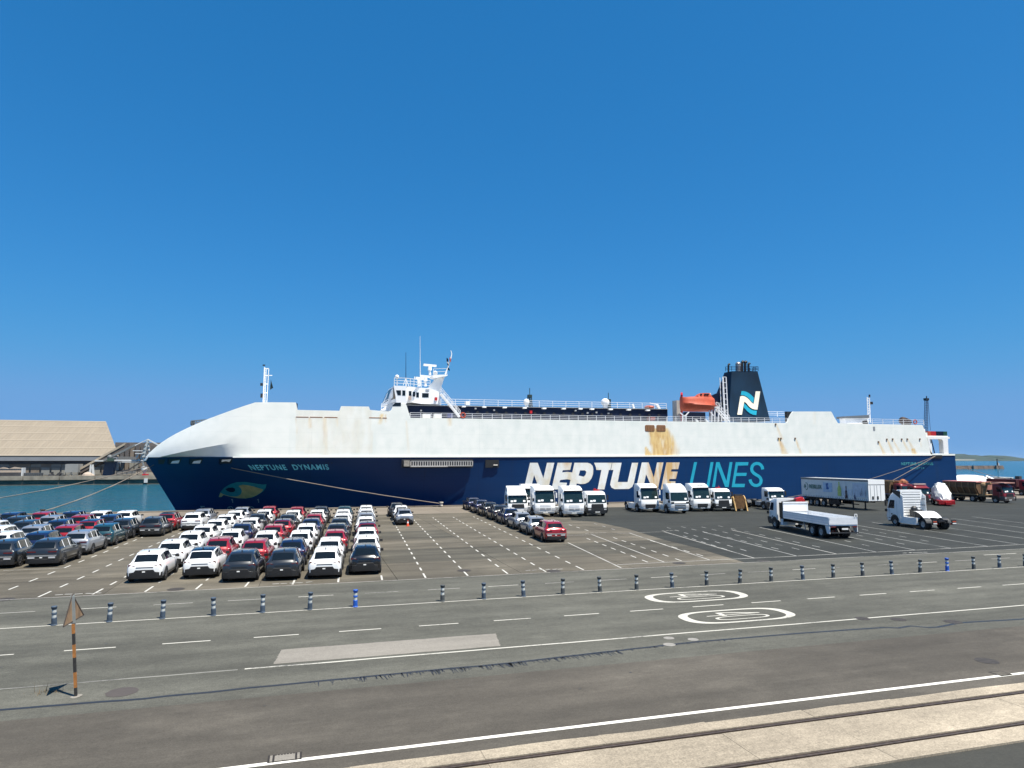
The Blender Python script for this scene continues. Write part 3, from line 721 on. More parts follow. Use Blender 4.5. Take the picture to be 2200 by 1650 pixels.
for x0,y0,x1,y1 in [(914.5,836.3,922.5,837.6),(914,839.5,922,841)]: SB('vent_grille', x0,x1,y0,y1, house_y-.05, house_y+.1, M_grey)
SB('door', 926.5, 939, 845, 867.5, house_y-.03, house_y+.1, M_hw); SB('extinguisher', 934.5, 939.5, 853.5, 860, house_y-.25, house_y-.04, M_red)
SB('ring_buoy', 878, 883.5, 851, 859, house_y-.3, house_y-.05, mat('buoy_paint',(.62,.45,.36),.5,var=.4,scale=9))
# bridge front: inclined window band seen edge on
a, b_, c, d = P(845.5,829,SY+.1), P(851.5,862,SY+.1), P(833,866,SC), P(834,838,SC)
fr = MB(); 
A, Bq = Vector((P(846,829,SY).x, SY+.06, P(846,829,SY).z)), Vector((P(852,862,SY).x, SY+.06, P(852,862,SY).z))
Cq, Dq = Bq+Vector((-.9,4.5,-.1)), A+Vector((-.15,4.5,0)); Eq, Fq = Bq+Vector((-1.3,9,-.2)), A+Vector((0,9,0))
back = Vector((2.2,0,0))
fr.grid([[A,Dq,Fq],[Bq,Cq,Eq]]); fr.grid([[A,Dq,Fq],[A+back,Dq+back,Fq+back]]); fr.grid([[Bq,Cq,Eq],[Bq+back,Cq+back,Eq+back]])
fo = fr.build('bridge_front', M_hw, ship)
def bfp(s_, h):
    if s_ < .5: T_, U_ = A+(Dq-A)*2*s_, Bq+(Cq-Bq)*2*s_
    else: T_, U_ = Dq+(Fq-Dq)*(2*s_-1), Cq+(Eq-Cq)*(2*s_-1)
    return T_*(1-h)+U_*h+Vector((-.07,-.02,0))
for k in range(8):
    t0, t1 = .02+k*.122, .02+k*.122+.108
    MB().fan([bfp(t0,.10),bfp(t1,.10),bfp(t1,.82),bfp(t0,.82)]).build('window', M_glass, fo)
SP('bridge_front_platform', [(818,881),(838,866),(850,866),(836,883)], SY+2.5, SY+5, M_hw)
RL(819, 880, 838, 866, SY+2.5, 12, post=1.2)
railing('railing', [P(847,828.5,SY+.2), P(873,829.5,SY+.2), P(905,832.5,SY+3.6), P(924,834,SY+3.6)], 1.15, M_railw, post=1.0, nr=3, r=.035)
MB().cyl(P(853,828,SY+.4), P(853,811,SY+.4), .07).sphere(P(853,809.5,SY+.4), .30).build('satellite_dome', M_white, ship)
b = MB(); p = P(872,812,SY+4)
for q in ((866,828),(878,829),(872,829)): b.bar(p, P(q[0],q[1],SY+4), .09)
b.build('antenna_tripod', M_railw, ship)
MB().cyl(P(872,813,SY+4), P(872,757,SY+4), .05, .025, 6).build('whip_antenna', M_navy, ship)
MB().cyl(P(903,830,SY+5), P(902.6,776,SY+5), .075, .06, 8).cyl(P(902.6,776,SY+5), P(902.5,722,SY+5), .045, .025, 8).build('whip_antenna', M_railw, ship)
rm = SP('radar_mast', [(918,835),(926,826),(934,816.5),(938.5,810.5),(955,810.5),(947.5,834),(945,845),(921,845)], SC-5, SC-3.6, M_white)
SP('mast_platform', [(929,805.5),(961.5,804.5),(961.5,807),(938,811),(930,809)], SC-6, SC-3, M_hw)
railing('railing', [P(931,805,SC-6), P(960,804,SC-6)], .9, M_railw, post=1.2, nr=2)
def radar(px, py, w, pyb, Y):
    b = MB(); p = P(px,py,Y); hw_ = P(px+w/2,py,Y).x-p.x
    b.box((p.x,p.y,p.z), (hw_*2,.35,.32), rz=.05, ry=.05); b.build('radar_scanner', M_white, ship)
    q = P(px,pyb,Y); MB().cyl(q, (p.x,p.y,p.z-.75), .20, .16, 8).cyl((p.x,p.y,p.z-.75),(p.x,p.y,p.z-.1),.34,.26,10).build('radar_pedestal', M_white, ship)
radar(923.5,785,28,806,SC-4); radar(900,812.5,20,830,SY+6); radar(914,808.8,22,830,SY+7)
MB().sphere(P(935,801.5,SC-5.5), .36).build('satellite_dome', M_white, ship)
sm = MB(); pp = [P(957,804,SC-4), P(963,787,SC-4), P(969,768,SC-4), P(970.5,760,SC-4), P(968.5,753,SC-4)]
for i in range(4): sm.cyl(pp[i], pp[i+1], .13-.02*i, .11-.02*i, 6)
sm.build('signal_mast', M_white, ship)
for (x0,y0,x1,y1,mm) in [(959.5,768,963,776,M_navy),(960,775.5,964.5,779,M_film),(961,779,964,783,M_navy),(965.5,767,969,775,mat('pale_red',(.55,.16,.15),.6)),(962.5,789,966,794,M_navy)]:
    a, b_ = P(x0,y0,SC-4.2), P(x1,y1,SC-4.2); cl = MB()
    n = 5; cl.grid([[(a.x+(b_.x-a.x)*i/n, SC-4.2+.12*math.sin(i*1.9), a.z+(b_.z-a.z)*j/3-.05*i) for i in range(n+1)] for j in range(4)])
    o = cl.build('signal_flag', mm); tag(o, {'768':'dark upper signal flag on the bridge mast','775.5':'white signal flag on the bridge mast','779':'dark middle signal flag on the bridge mast','767':'pale red signal flag on the bridge mast','789':'dark lowest signal flag on the bridge mast'}[str(y0)], 'flag', 'signal flags on the bridge mast')
def stair(px0,py0,px1,py1,Y,w=.9,n=14):
    b = MB(); p, q = P(px0,py0,Y), P(px1,py1,Y)
    for dy in (0,w):
        o_ = Vector((0,dy,0)); b.bar(p+o_, q+o_, .08, .22)
        b.bar(p+o_+Vector((0,0,1.0)), q+o_+Vector((0,0,1.0)), .06); b.bar(p+o_+Vector((0,0,.5)), q+o_+Vector((0,0,.5)), .05)
        for k in range(6): c = p+(q-p)*k/5+o_; b.bar(c, c+Vector((0,0,1.0)), .06)
    for k in range(n): c = p+(q-p)*(k+.5)/n; b.bx(c.x-.12,c.x+.12,c.y,c.y+w,c.z-.03,c.z+.03)
    return b.build('stair', M_railw, ship)
stair(947.5,846,989,896,SY+2.4)
# --- deck equipment seen above the deckhouse
for px, yt, yb, w in ((1005,861.5,870,8),): SB('vent_box', px-w/2, px+w/2, yt, yb, SY+6, SY+7, M_white)
for px, yt, yb, r in ((1131,859,874,.5),(1300,858,876,.72)):
    p, q = P(px,yt,SY+7), P(px,yb,SY+7)
    MB().cyl(q,(p.x,p.y,q.z+.5),r*.55).sphere((p.x,p.y,(p.z+q.z)/2+.2), r, 12, 8, .5*(p.z-q.z)/r*.95).build('satellite_dome', M_white, ship)
MB().bar(P(1411,869,SY+6),P(1417,880,SY+6),.4).build('deck_davit', M_white, ship); MB().bar(P(1396,866,SY+6),P(1413,869,SY+6),.14).build('davit_arm', M_white, ship)
for px in (1359,): MB().bar(P(px,868,SY+6),P(px+3,878,SY+6),.3).build('vent_post', M_white, ship)
MB().sphere(P(1395,875,SY+5),.9,10,6,.35).build('hose_reel', M_orange, ship)
# --- funnel
fy = SY+4.5
def fp(px,py,Y): return P(px,py,Y)
fu = MB()
A0,A1,A2,A3 = fp(1566,905,fy), fp(1572,797.5,fy+.6), fp(1627.5,797.5,fy+.6), fp(1655,905,fy)
E0,E1 = fp(1549,905,fy+2.6), fp(1559.5,800,fy+2.0)
K0,K1 = A3+Vector((0,3.6,0)), A2+Vector((0,2.6,0))
fu.grid([[A0,A3],[A1,A2]]); fu.grid([[A0,A1],[E0,E1]]); fu.grid([[E0,E1],[K0+Vector((-2,.6,0)),K1+Vector((-2,.6,0))],[K0,K1],[A3,A2]]); fu.add([A1,A2,K1,K1+Vector((-2,.6,0)),E1],[(0,1,2,3,4)])
funnel = fu.build('funnel', mat('funnel_navy', (.006,.024,.050), .6, spec=.2, var=.4, scale=.35, stretch=(1,1,.6)), ship)
SP('funnel_wing', [(1528,850.5),(1543.5,844),(1552,822),(1560,800),(1560,905),(1528,905)], fy+2.65, fy+3.2, M_navy)
band = MB().grid([[fp(1567.2,884,fy+.02)+Vector((0,-.06,0)),],[fp(1571,822,fy+.4)+Vector((0,-.06,0))]]) if False else None
def onf(px,py,off):                     # point on the inclined near face of the funnel
    t = (905-py)/107.5; return fp(px,py,fy+.6*t-off)
def plate(name, poly, off, m, par): return MB().prism(poly, lambda a,b_,d: onf(a,b_,d), off, off+.05).build(name, m, par)
def zf(l): return [(x/18.33+1560, y/18.33+820) for x,y in l]
plate('emblem_white', zf([(440,1300),(555,580),(600,560),(680,560),(760,590),(840,640),(910,710),(980,790),(1040,850),(1080,870),(1100,800),(1165,380),(1345,380),(1235,1100),(1130,1095),(1040,1070),(950,1020),(880,950),(820,870),(760,815),(715,790),(620,1300)]), .06, M_cream, funnel)
plate('emblem_teal', zf([(605,370),(690,370),(790,395),(900,450),(1000,530),(1100,640),(1075,835),(1040,820),(960,740),(890,650),(800,580),(700,535),(575,525)]), .06, M_cyan, funnel)
plate('emblem_teal', zf([(715,850),(800,930),(880,1020),(970,1090),(1080,1135),(1210,1140),(1190,1315),(1060,1300),(930,1240),(820,1150),(740,1060),(695,1010)]), .06, M_cyan, funnel)
railing('funnel_railing', [fp(1559,797.5,fy+2), fp(1572,796.5,fy+.5), fp(1629,797,fy+.5), fp(1629,797,fy+.5)+Vector((0,2.4,0))], .78, M_navy, post=.8, nr=3)
for px, yt, r in ((1565,784,.16),(1594.5,778.5,.22),(1601,779,.24),(1608,782.5,.2)):
    p, q = fp(px,799,fy+1.6), fp(px,yt,fy+1.6); MB().cyl(p,q,r,n=10).cyl(q,q+Vector((.25,0,.2)),r*1.15,n=10).build('exhaust_pipe', M_black, funnel)
q = fp(1586,783,fy+1.6); MB().cyl(fp(1586,799,fy+1.6), q, .48, n=14).sphere(q, .50, 14, 8, .95).build('exhaust_dome', mat('steel_cap',(.38,.33,.30),.35,.7,var=.3), funnel)
# ladder mast beside the funnel, lifeboat platform
b = MB(); X_a = [fp(1552.3,810,fy-1.5), fp(1559.8,810,fy-1.5)]; X_b = [fp(1556.5,905,fy-1.5), fp(1564.5,905,fy-1.5)]
for k in (0,1):
    b.bar(X_a[k], X_b[k], .13); b.bar(X_a[k]+Vector((0,.8,0)), X_b[k]+Vector((0,.8,0)), .1)
for k in range(9): t = k/8; b.bar(X_a[0]+(X_b[0]-X_a[0])*t, X_a[1]+(X_b[1]-X_a[1])*t, .09)
b.build('ladder_mast', M_railw, ship)
SB('engine_casing', 1473, 1516, 885, 906, SY+3.5, SY+4.3, M_navy); SB('casing_post', 1453.5, 1467, 860, 906, SY+3, SY+4.4, mat('warm_grey',(.36,.35,.33),.6))
SB('casing_wall', 1535, 1552, 866, 906, fy+2.8, fy+3.6, M_navy)
b = MB()
for x in (1466.5,1473.5): b.bar(P(x,893,SY+.6),P(x,906,SY+.6),.18)
b.bar(P(1462,887,SY+.6),P(1468,893,SY+.6),.16); b.bar(P(1480,885,SY+.6),P(1473,893,SY+.6),.16); b.bar(P(1466,893,SY+.6),P(1474,893,SY+.6),.16)
for x in (1529,1535.5,1543.5): b.bar(P(x,876,SY+.6),P(x,906,SY+.6),.17)
b.bar(P(1523,882,SY+.6),P(1533,893,SY+.6),.15); b.bar(P(1533,875,SY+.6),P(1546,875,SY+.6),.15)
b.build('boat_cradle', M_railw, ship)
stair(1540,876,1568,906,SY+1.0,.8,10)
railing('railing', [P(1529,875,SY+1), P(1546,875,SY+1)], .75, M_railw, post=.8, nr=2)
for x0, x1, x2 in ((1494,1498,1503),(1515,1519,1524)): SP('deck_chute', [(x0,901),(x1,901),(x2,908),(x1,908)], SY+.02, SY+.3, M_white)
for x, t in ((1464.5,845),(1525.5,846)):
    MB().bar(P(x,905,SY+2),P(x,t,SY+2),.26).bar(P(x,t,SY+2),P(x,t+5,SY+1),.3).build('davit', M_red if x < 1500 else M_grey, ship)
# lifeboat : enclosed orange hull with canopy and cupola
lb = empty('lifeboat', P(1497,884,SY+1.3), 0, 'orange enclosed lifeboat hanging in its davits in front of the funnel', 'lifeboat')
def lp(px,py): v = P(px,py,SY+1.3)-lb.location; return v.x, v.z
stn = [(1462,852,866,883.5,.35),(1466,852.5,868,884,.75),(1474,853,869,884.3,1.05),(1485,852,870,884.6,1.2),(1500,851.5,871,884.8,1.25),(1515,851.5,872,884.8,1.2),(1526,852.5,873,884.5,1.05),(1532,856,874,880,.6),(1535,868,875,877,.12)]
rowsn = []
for px, yt, ym, yb, w in stn:
    x, zt = lp(px,yt); _, zm = lp(px,ym); _, zb = lp(px,yb)
    ring = []
    for (wy, zz) in ((0,zb),(.55,zb+.15*(zm-zb)),(.9,zb+.55*(zm-zb)),(1,zm),(1.03,zm+.04),(.97,zm+.1),(.92,zm+.5*(zt-zm)),(.7,zm+.9*(zt-zm)),(0,zt)):
        ring.append((wy*w, zz))
    rowsn.append([(x,-a_,z_) for a_,z_ in ring] + [(x,a_,z_) for a_,z_ in ring[::-1]])
MB().grid(rowsn, True).fan(rowsn[0]).fan(rowsn[-1]).build('hull', M_orange, lb, smooth=50, world=False)
cu = []
for px, yt, yb, w in ((1496,851.5,853,.7),(1501,847,853,.65),(1506,844.8,853,.62),(1521,845,853,.62),(1526,852,854,.6)):
    x, zt = lp(px,yt); _, zb = lp(px,yb); cu.append([(x,-w,zb),(x,-w*.8,zt),(x,w*.8,zt),(x,w,zb)])
MB().grid(cu).build('cupola', M_orange, lb, smooth=30, world=False)
for px0, px1 in ((1500,1503.5),(1508.5,1512.5),(1513.5,1518)):
    x0, z0 = lp(px0,846.5); x1, z1 = lp(px1,849.8); MB().bx(x0,x1,-.72,-.60,z1,z0).build('window', M_glass, lb, world=False)
x0, z0 = lp(1462,866.5); x1, z1 = lp(1534,872); MB().bar((x0,-1.12,z0),(x1,-1.0,z1),.12).build('rubbing_band', mat('orange_dark',(.30,.045,.02),.6), lb, world=False)
for px, py, lab in ((994.5,892,'orange life ring on the rail near the stair foot'),(1966,906.5,'orange life ring on the stern deck rail')):
    p = P(px,py,SY+.05); b = MB(); n, k_ = 14, 6
    b.grid([[(p.x+(.36+.09*math.cos(2*math.pi*j/k_))*math.cos(2*math.pi*i/n), SY+.02+.09*math.sin(2*math.pi*j/k_), p.z+(.36+.09*math.cos(2*math.pi*j/k_))*math.sin(2*math.pi*i/n)) for j in range(k_)] for i in range(n+1)], True)
    tag(b.build('life_ring', M_orange, smooth=60), lab, 'life ring')
# --- forward mast, aft mast, aft house
b = MB()
for k,(xt,xb) in enumerate(((568.5,565.5),(572,569),(577.5,573))):
    b.bar(P(xt,789 if k == 0 else 792,SC-3), P(xb,868,SC-3), .16 if k == 0 else .10)
    b.bar(P(xt,792,SC-2.2), P(xb,868,SC-2.2), .08)
for k in range(22): t = k/21; b.bar(P(568.5-3*t,793+74*t,SC-3), P(572-3*t,793+74*t,SC-3), .05)
for y in (792,807,825,844): b.bar(P(567.5-(y-792)*.04,y,SC-3), P(577.5-(y-792)*.06,y,SC-3), .14)
b.bar(P(572,806.5,SC-3), P(585,806.5,SC-3), .10)
fm = b.build('forward_mast', M_white, ship)
MB().cyl(P(567,786,SC-3),P(567,783.5,SC-3),.18).build('mast_light', M_black, fm); MB().box(P(562,826,SC-3.2),(.35,.3,.4)).build('mast_horn', M_black, fm); MB().box(P(562,850,SC-3.2),(.3,.3,.6)).build('mast_speaker', M_black, fm)
fl = [P(581.8,815,SC-3), P(587,833.5,SC-3), P(580,837.5,SC-3)]
b = MB(); n = 6
rowsf = []
for i in range(n+1):
    t = i/n; l = fl[0]+(fl[2]-fl[0])*t; r_ = fl[0]+(fl[1]-fl[0])*t
    rowsf.append([l+(r_-l)*j/4+Vector((0,.14*math.sin(j*1.5+i),0)) for j in range(5)])
b.grid(rowsf); tag(b.build('pennant', mat('pennant_cloth',(.012,.035,.05),.8), smooth=60), 'dark triangular pennant drooping from the forward mast', 'flag')
b = MB()
for xt, xb in ((1863,1865),(1867.5,1869.5)): b.bar(P(xt,853,SC-4), P(xb,908,SC-4), .14)
for k in range(10): b.bar(P(1863+.2*k,856+5.3*k,SC-4), P(1867.5+.2*k,856+5.3*k,SC-4), .09)
am = b.build('aft_mast', M_railw, ship)
MB().cyl(P(1868,853,SC-4),P(1868,848,SC-4),.16).build('mast_light', M_black, am); MB().box(P(1872,866,SC-4),(.5,.3,.5)).build('mast_speaker', M_black, am)
SP('aft_house', [(1816,899),(1866,898),(1866,911),(1819,911)], SC-6, SC-4.5, M_hw); SP('aft_house_roof', [(1812.5,894.5),(1867.5,891.5),(1867.5,898),(1814,899.2)], SC-6.3, SC-4.4, mat('slate_grey',(.10,.115,.13),.6))
SB('vent_box', 1690.5, 1709, 884, 907, SY+2, SY+2.6, M_black)
MB().sphere(P(1940,904,SY+4), .75, 10, 6).cyl(P(1942,905,SY+4), P(1952,907,SY+5), .75, .6).build('winch', mat('winch_brown',(.035,.022,.018),.7), ship)
MB().cyl(P(1857,905,SY+4), P(1861,911,SY+4), .5, .4).build('deck_winch', M_black, ship)

# --- decals that lie on the plating: found by casting from the camera onto the hull surface
bv_b = bmesh.new(); bv_b.from_mesh(hull_o.data); BV = BVHTree.FromBMesh(bv_b)
def onhull(px, py, off=.03):
    d = ray(px,py).normalized(); h, nrm, _, _ = BV.ray_cast(CAM, d)
    if h is None: return P(px,py,SY)
    if nrm.dot(d) > 0: nrm = -nrm
    return h + nrm*off
def decal(name, poly, m, off=.03, holes=(), parent=None, cuts=3):
    loops = [list(poly)]+[list(h) for h in holes]; flat_ = [p for l in loops for p in l]
    tri = tessellate_polygon([[Vector((p[0],p[1],0)) for p in l] for l in loops])
    b = bmesh.new(); vv = [b.verts.new((p[0],p[1],0)) for p in flat_]
    for t in tri:
        try: b.faces.new([vv[i] for i in t])
        except ValueError: pass
    for _ in range(cuts):
        es = [e for e in b.edges if e.calc_length() > 6]
        if not es: break
        bmesh.ops.subdivide_edges(b, edges=es, cuts=1); bmesh.ops.triangulate(b, faces=b.faces)
    b.verts.ensure_lookup_table(); b.verts.index_update()
    mb = MB().add([onhull(v.co.x, v.co.y, off) for v in b.verts], [tuple(v.index for v in f.verts) for f in b.faces]); b.free()
    return mb.build(name, m, parent or ship, fix=False, smooth=60)
def decal_text(name, s, quad, m, bold=.02, off=.03, shear=0, space=1.0):
    tv_, tf_ = text_mesh(s, bold=bold, shear=shear, space=space)
    (ax,ay),(bx_,by),(cx_,cy_),(dx,dy) = quad            # top-left, top-right, bottom-right, bottom-left
    vv = []
    for u, v in tv_:
        x = (ax*(1-u)+bx_*u)*v+(dx*(1-u)+cx_*u)*(1-v); y = (ay*(1-u)+by*u)*v+(dy*(1-u)+cy_*u)*(1-v); vv.append(onhull(x,y,off))
    return MB().add(vv, tf_).build(name, m, ship, fix=False)
def z1(l): return [(x/7.857+1110, y/7.857+970) for x,y in l]
def z2(l): return [(x/7.857+1380, y/7.857+970) for x,y in l]
m, N, L, B = nodes('letter_white')
gp = N.new('ShaderNodeNewGeometry')
base = N.new('ShaderNodeMix'); base.data_type = 'RGBA'; base.inputs['A'].default_value = (.76,.77,.74,1); base.inputs['B'].default_value = (.60,.50,.30,1)
L.new(hr(hn(.7,(1,1,.7),6),.45,.72,0,.75), base.inputs['Factor'])
rs = N.new('ShaderNodeMix'); rs.data_type = 'RGBA'; rs.inputs['B'].default_value = (.58,.36,.13,1); L.new(base.outputs['Result'], rs.inputs['A'])
sx = N.new('ShaderNodeSeparateXYZ'); L.new(gp.outputs['Position'], sx.inputs[0])
def bump_x(a_, b_, s): 
    u = hr(sx.outputs['X'], a_-s, a_+s, 0, 1); v = hr(sx.outputs['X'], b_-s, b_+s, 1, 0)
    k = N.new('ShaderNodeMath'); k.operation = 'MULTIPLY'; L.new(u, k.inputs[0]); L.new(v, k.inputs[1]); return k.outputs[0]
xa, xb = P(1392,1010,SY).x, P(1470,1010,SY).x
k = N.new('ShaderNodeMath'); k.operation = 'MULTIPLY'; L.new(bump_x(xa, xb, .6), k.inputs[0]); L.new(hr(hn(.8,(1.8,1,.3),6),.36,.62,.1,.95), k.inputs[1])
xa, xb = P(1213,1000,SY).x, P(1223,1000,SY).x
k2 = N.new('ShaderNodeMath'); k2.operation = 'MULTIPLY'; L.new(bump_x(xa, xb, .5), k2.inputs[0]); L.new(hr(sx.outputs['Z'], 4.9, 5.9, 0, .85), k2.inputs[1])
k3 = N.new('ShaderNodeMath'); k3.operation = 'MAXIMUM'; L.new(k.outputs[0], k3.inputs[0]); L.new(k2.outputs[0], k3.inputs[1]); L.new(k3.outputs[0], rs.inputs['Factor'])
L.new(rs.outputs['Result'], B.inputs['Base Color']); B.inputs['Roughness'].default_value = .55
M_let = m
for nm, l, hl in [('letter_n',z1([(225,190),(355,190),(450,450),(512,190),(635,190),(530,640),(385,640),(293,400),(235,640),(118,640)]),()),
  ('letter_e',z1([(690,190),(930,190),(903,312),(778,316),(768,352),(850,343),(952,355),(918,480),(850,468),(735,482),(722,522),(850,528),(822,640),(585,640)]),()),
  ('letter_p',z1([(975,190),(1195,190),(1245,205),(1283,245),(1293,300),(1288,380),(1262,455),(1215,515),(1150,545),(1080,550),(1012,540),(990,640),(872,640)]),(z1([(1070,318),(1150,318),(1175,345),(1160,395),(1130,425),(1045,405)]),)),
  ('letter_t',z1([(1305,190),(1606,190),(1582,312),(1555,312),(1480,640),(1365,640),(1430,312),(1345,312),(1335,260)]),()),
  ('letter_u',z1([(1612,190),(1770,190),(1705,515),(1870,515),(1945,190),(2050,190),(1978,530),(1950,595),(1895,632),(1650,635),(1600,610),(1577,560),(1590,490),(1632,312),(1590,312)]),()),
  ('letter_n',z2([(-10,185),(105,185),(192,440),(248,185),(355,185),(258,640),(175,640),(62,385),(8,640),(-110,640)]),()),
  ('letter_e',z2([(405,185),(628,185),(603,298),(490,300),(482,338),(595,340),(565,462),(455,465),(447,502),(560,505),(535,640),(310,640)]),())]:
    decal(nm, l, M_let, .03, hl, cuts=1)
sp_ = [(2030,303),(2022,262),(2000,228),(1965,206),(1925,202),(1885,214),(1855,245),(1843,290),(1850,330),(1875,362),(1915,390),(1960,416),(1990,445),(2004,485),(1998,528),(1972,560),(1932,576),(1890,572),(1855,552),(1828,515),(1815,472)]
Ls, Rs = [], []
for i, p in enumerate(sp_):
    a, c = Vector(sp_[max(i-1,0)]), Vector(sp_[min(i+1,len(sp_)-1)]); t = (c-a).normalized(); n_ = Vector((-t.y,t.x))*26
    Ls.append(tuple(Vector(p)+n_)); Rs.append(tuple(Vector(p)-n_))
for nm, l in [('letter_l',[(872,180),(922,180),(845,548),(1010,548),(1000,600),(785,600)]),('letter_i',[(1150,180),(1200,180),(1125,600),(1080,600)]),
  ('letter_n',[(1245,180),(1300,180),(1418,500),(1472,180),(1520,180),(1455,600),(1395,600),(1270,260),(1225,600),(1175,600)]),
  ('letter_e',[(1575,180),(1790,180),(1782,235),(1610,238),(1590,360),(1762,360),(1752,412),(1580,415),(1560,545),(1732,545),(1722,603),(1505,603)]),('letter_s',Ls+Rs[::-1])]:
    decal(nm, z2(l), M_cyan, .03, cuts=1)
M_name = mat('name_paint', (.14,.55,.68), .5, var=.3, scale=1.5)
decal_text('ship_name', 'NEPTUNE  DYNAMIS', [(532,998.5),(704,997),(708,1009),(541,1010)], M_name, .03, space=1.2)
M_name2 = mat('stern_name_paint', (.05,.26,.30), .5, var=.25, scale=1.5)
decal_text('ship_name', 'NEPTUNE DYNAMIS', [(1936,993),(2003,993),(2005,999.5),(1936,999.5)], M_name2, .025, space=1.15)
decal_text('home_port', 'VALLETTA', [(1955,1003.5),(1986,1003.5),(1986,1008),(1955,1008)], M_name2, .012, space=1.2)
def z3(l): return [(x/7.857+440, y/7.857+980) for x,y in l]
eye = z3([(235,680),(265,605),(330,530),(430,470),(540,438),(680,434),(800,450),(900,468),(980,478),(1042,472),(1030,530),(990,590),(920,640),(820,690),(690,715),(560,708),(430,685),(320,655),(280,690),(245,692)])
decal('bow_eye', eye, M_teal, .03)
decal('eye_ochre', z3([(570,500),(640,480),(720,487),(820,508),(920,540),(988,560),(960,600),(890,650),(800,690),(690,710),(560,706),(430,683),(320,652),(280,688),(238,686),(265,612),(330,645),(420,672),(500,680),(560,672),(610,640),(628,590),(615,545)]), M_ochre, .045)
decal('eye_pupil', z3([(348,555),(400,530),(470,525),(510,545),(515,585),(480,605),(430,605),(380,585)]), M_navy, .045)
for x in (446,884): decal('draught_mark', z3([(x,722),(x+28,722),(x+36,785),(x+20,785),(x+14,745),(x,735)]), M_grey, .03, cuts=1)
def ringd(cx_, cy_, r0, r1, n=16): return [(cx_+r0*math.cos(2*math.pi*i/n), cy_+r0*.8*math.sin(2*math.pi*i/n)) for i in range(n)], [(cx_+r1*math.cos(2*math.pi*i/n), cy_+r1*.8*math.sin(2*math.pi*i/n)) for i in range(n)]
for cx_, cy_ in ((495,1092.5),(540,1093)):
    a, b_ = ringd(cx_,cy_,6.5,4.8); decal('thruster_mark', a, M_grey, .03, (b_,), cuts=0)
    decal('thruster_mark', [(cx_-4,cy_-3.5),(cx_-2.5,cy_-4),(cx_+4,cy_+3),(cx_+2.5,cy_+3.8)], M_grey, .03, cuts=0)
decal('bulb_mark', [(430,1087),(440,1087),(440,1089),(434,1089),(437,1093),(433,1097),(440,1097),(440,1099),(430,1099),(434,1093)], M_grey, .03, cuts=0)
# mooring openings in the bow
for k, x in enumerate((378,424,488)):
    o = decal('mooring_opening', [(x-14,985.5),(x+13,984.5),(x+9,995.5),(x-15,996)], M_black, .04, cuts=1)
    decal('opening_rim', [(x-17,984.5),(x-14,985.5),(x-15,996),(x-9,997.5),(x-15,998),(x-18,995)], M_navy, .07, cuts=0)
    if k < 2: decal('fairlead', [(x-7,990),(x+9,988),(x+6,995),(x-11,995.2)], M_film, .06, cuts=0)
    else: decal('fairlead', [(x-11,987),(x+9,986),(x+5,992),(x-3,990),(x-12,992)], M_film, .06, cuts=0)
decal('mooring_opening', [(340,987),(356,986.5),(352,997),(341,997)], M_black, .04, cuts=0)
# stowed gangway in its recess
SB('gangway_recess', 863, 1016, 986, 1004.5, SY-.015, SY+.05, mat('recess_navy',(.006,.009,.018),.7)); SB('gangway_recess', 1043, 1072, 988, 1004.5, SY-.015, SY+.05, M_black)
a, b_ = P(882,990,SY), P(1014,1000,SY)
gm = mat('gangway_alloy',(.45,.43,.40),.5,.3,var=.15)
b = MB().bx(a.x,b_.x,SY-.40,SY-.30,a.z-.09,a.z).bx(a.x,b_.x,SY-.40,SY-.28,b_.z-.1,b_.z)
for k in range(27):
    x = a.x+(b_.x-a.x)*k/26; b.bx(x-.07,x+.07,SY-.38,SY-.32,b_.z,a.z-.05)
b.build('gangway', gm, ship)
SB('gangway_winch', 868, 880, 989, 1002, SY-.7, SY-.02, mat('winch_grey',(.24,.22,.19),.7,var=.3)); SB('gangway_rail', 882, 962, 1001.5, 1003, SY-.5, SY-.02, gm)
MB().cyl(P(1060,999.5,SY-.1),P(1069,999.5,SY-.1),.07).build('pilot_hook', gm, ship)
for x, y in ((662,993.5),(667,993.6),(700,994.5),(706,994.5),(713,994.6)): decal('overboard_hole', [(x-1,y-1),(x+1,y-1),(x+1,y+1),(x-1,y+1)], M_black, .03, cuts=0)

# ---- mooring ropes
def rope(p, q, sag, r=.06, lab='', n=16):
    b = MB(); pts = [Vector(p)+(Vector(q)-Vector(p))*i/n-Vector((0,0,sag*4*(i/n)*(1-i/n))) for i in range(n+1)]
    for i in range(n): b.cyl(pts[i], pts[i+1], r, r, 6, cap=(i in (0,n-1)))
    tag(b.build('mooring_rope', M_rope, smooth=60), lab, 'rope', 'mooring ropes')
def quay_bollard(x, y, lab, col=(.55,.50,.42), nm_='bollard_pale'):
    e = empty('mooring_bollard', (x,y,.12), 0, lab, 'bollard', 'bollards on the quay edge')
    MB().cyl((0,0,0),(0,0,.42),.20,.17,12).build('post', mat(nm_,col,.7,var=.2), e, world=False)
    MB().cyl((0,0,.42),(0,0,.56),.28,.28,12).build('head', mat(nm_,col), e, world=False)
g = G(944,1087.5); quay_bollard(g.x, 94.6, 'pale quay bollard where the long bow rope ends')
rope(onhull(497,1004,.1), (g.x, 94.6, .45), .25, .06, 'thick rope slanting across the bow to the quay bollard')
q1 = G(104,1103.5); quay_bollard(q1.x, 94.6, 'bollard behind the parked cars where the left bow rope ends', (.05,.045,.04), 'bollard_dark')
rope(onhull(332,998,.1), (q1.x, 94.6, .4), .5, .06, 'thick rope from the bow tip down to the quay left of it')
q2 = P(-400,1090,94.6); rope(onhull(322,1000,.1), (q2.x, 94.6, .3), 1.2, .05, 'thin long rope from the bow over the water to the left edge')
sp0 = P(2010,979.5,SY-.3)
g = G(1956,1078); rope(sp0, (g.x, 94.6, .4), .15, .05, 'steep stern rope running down to the quay behind the trucks')
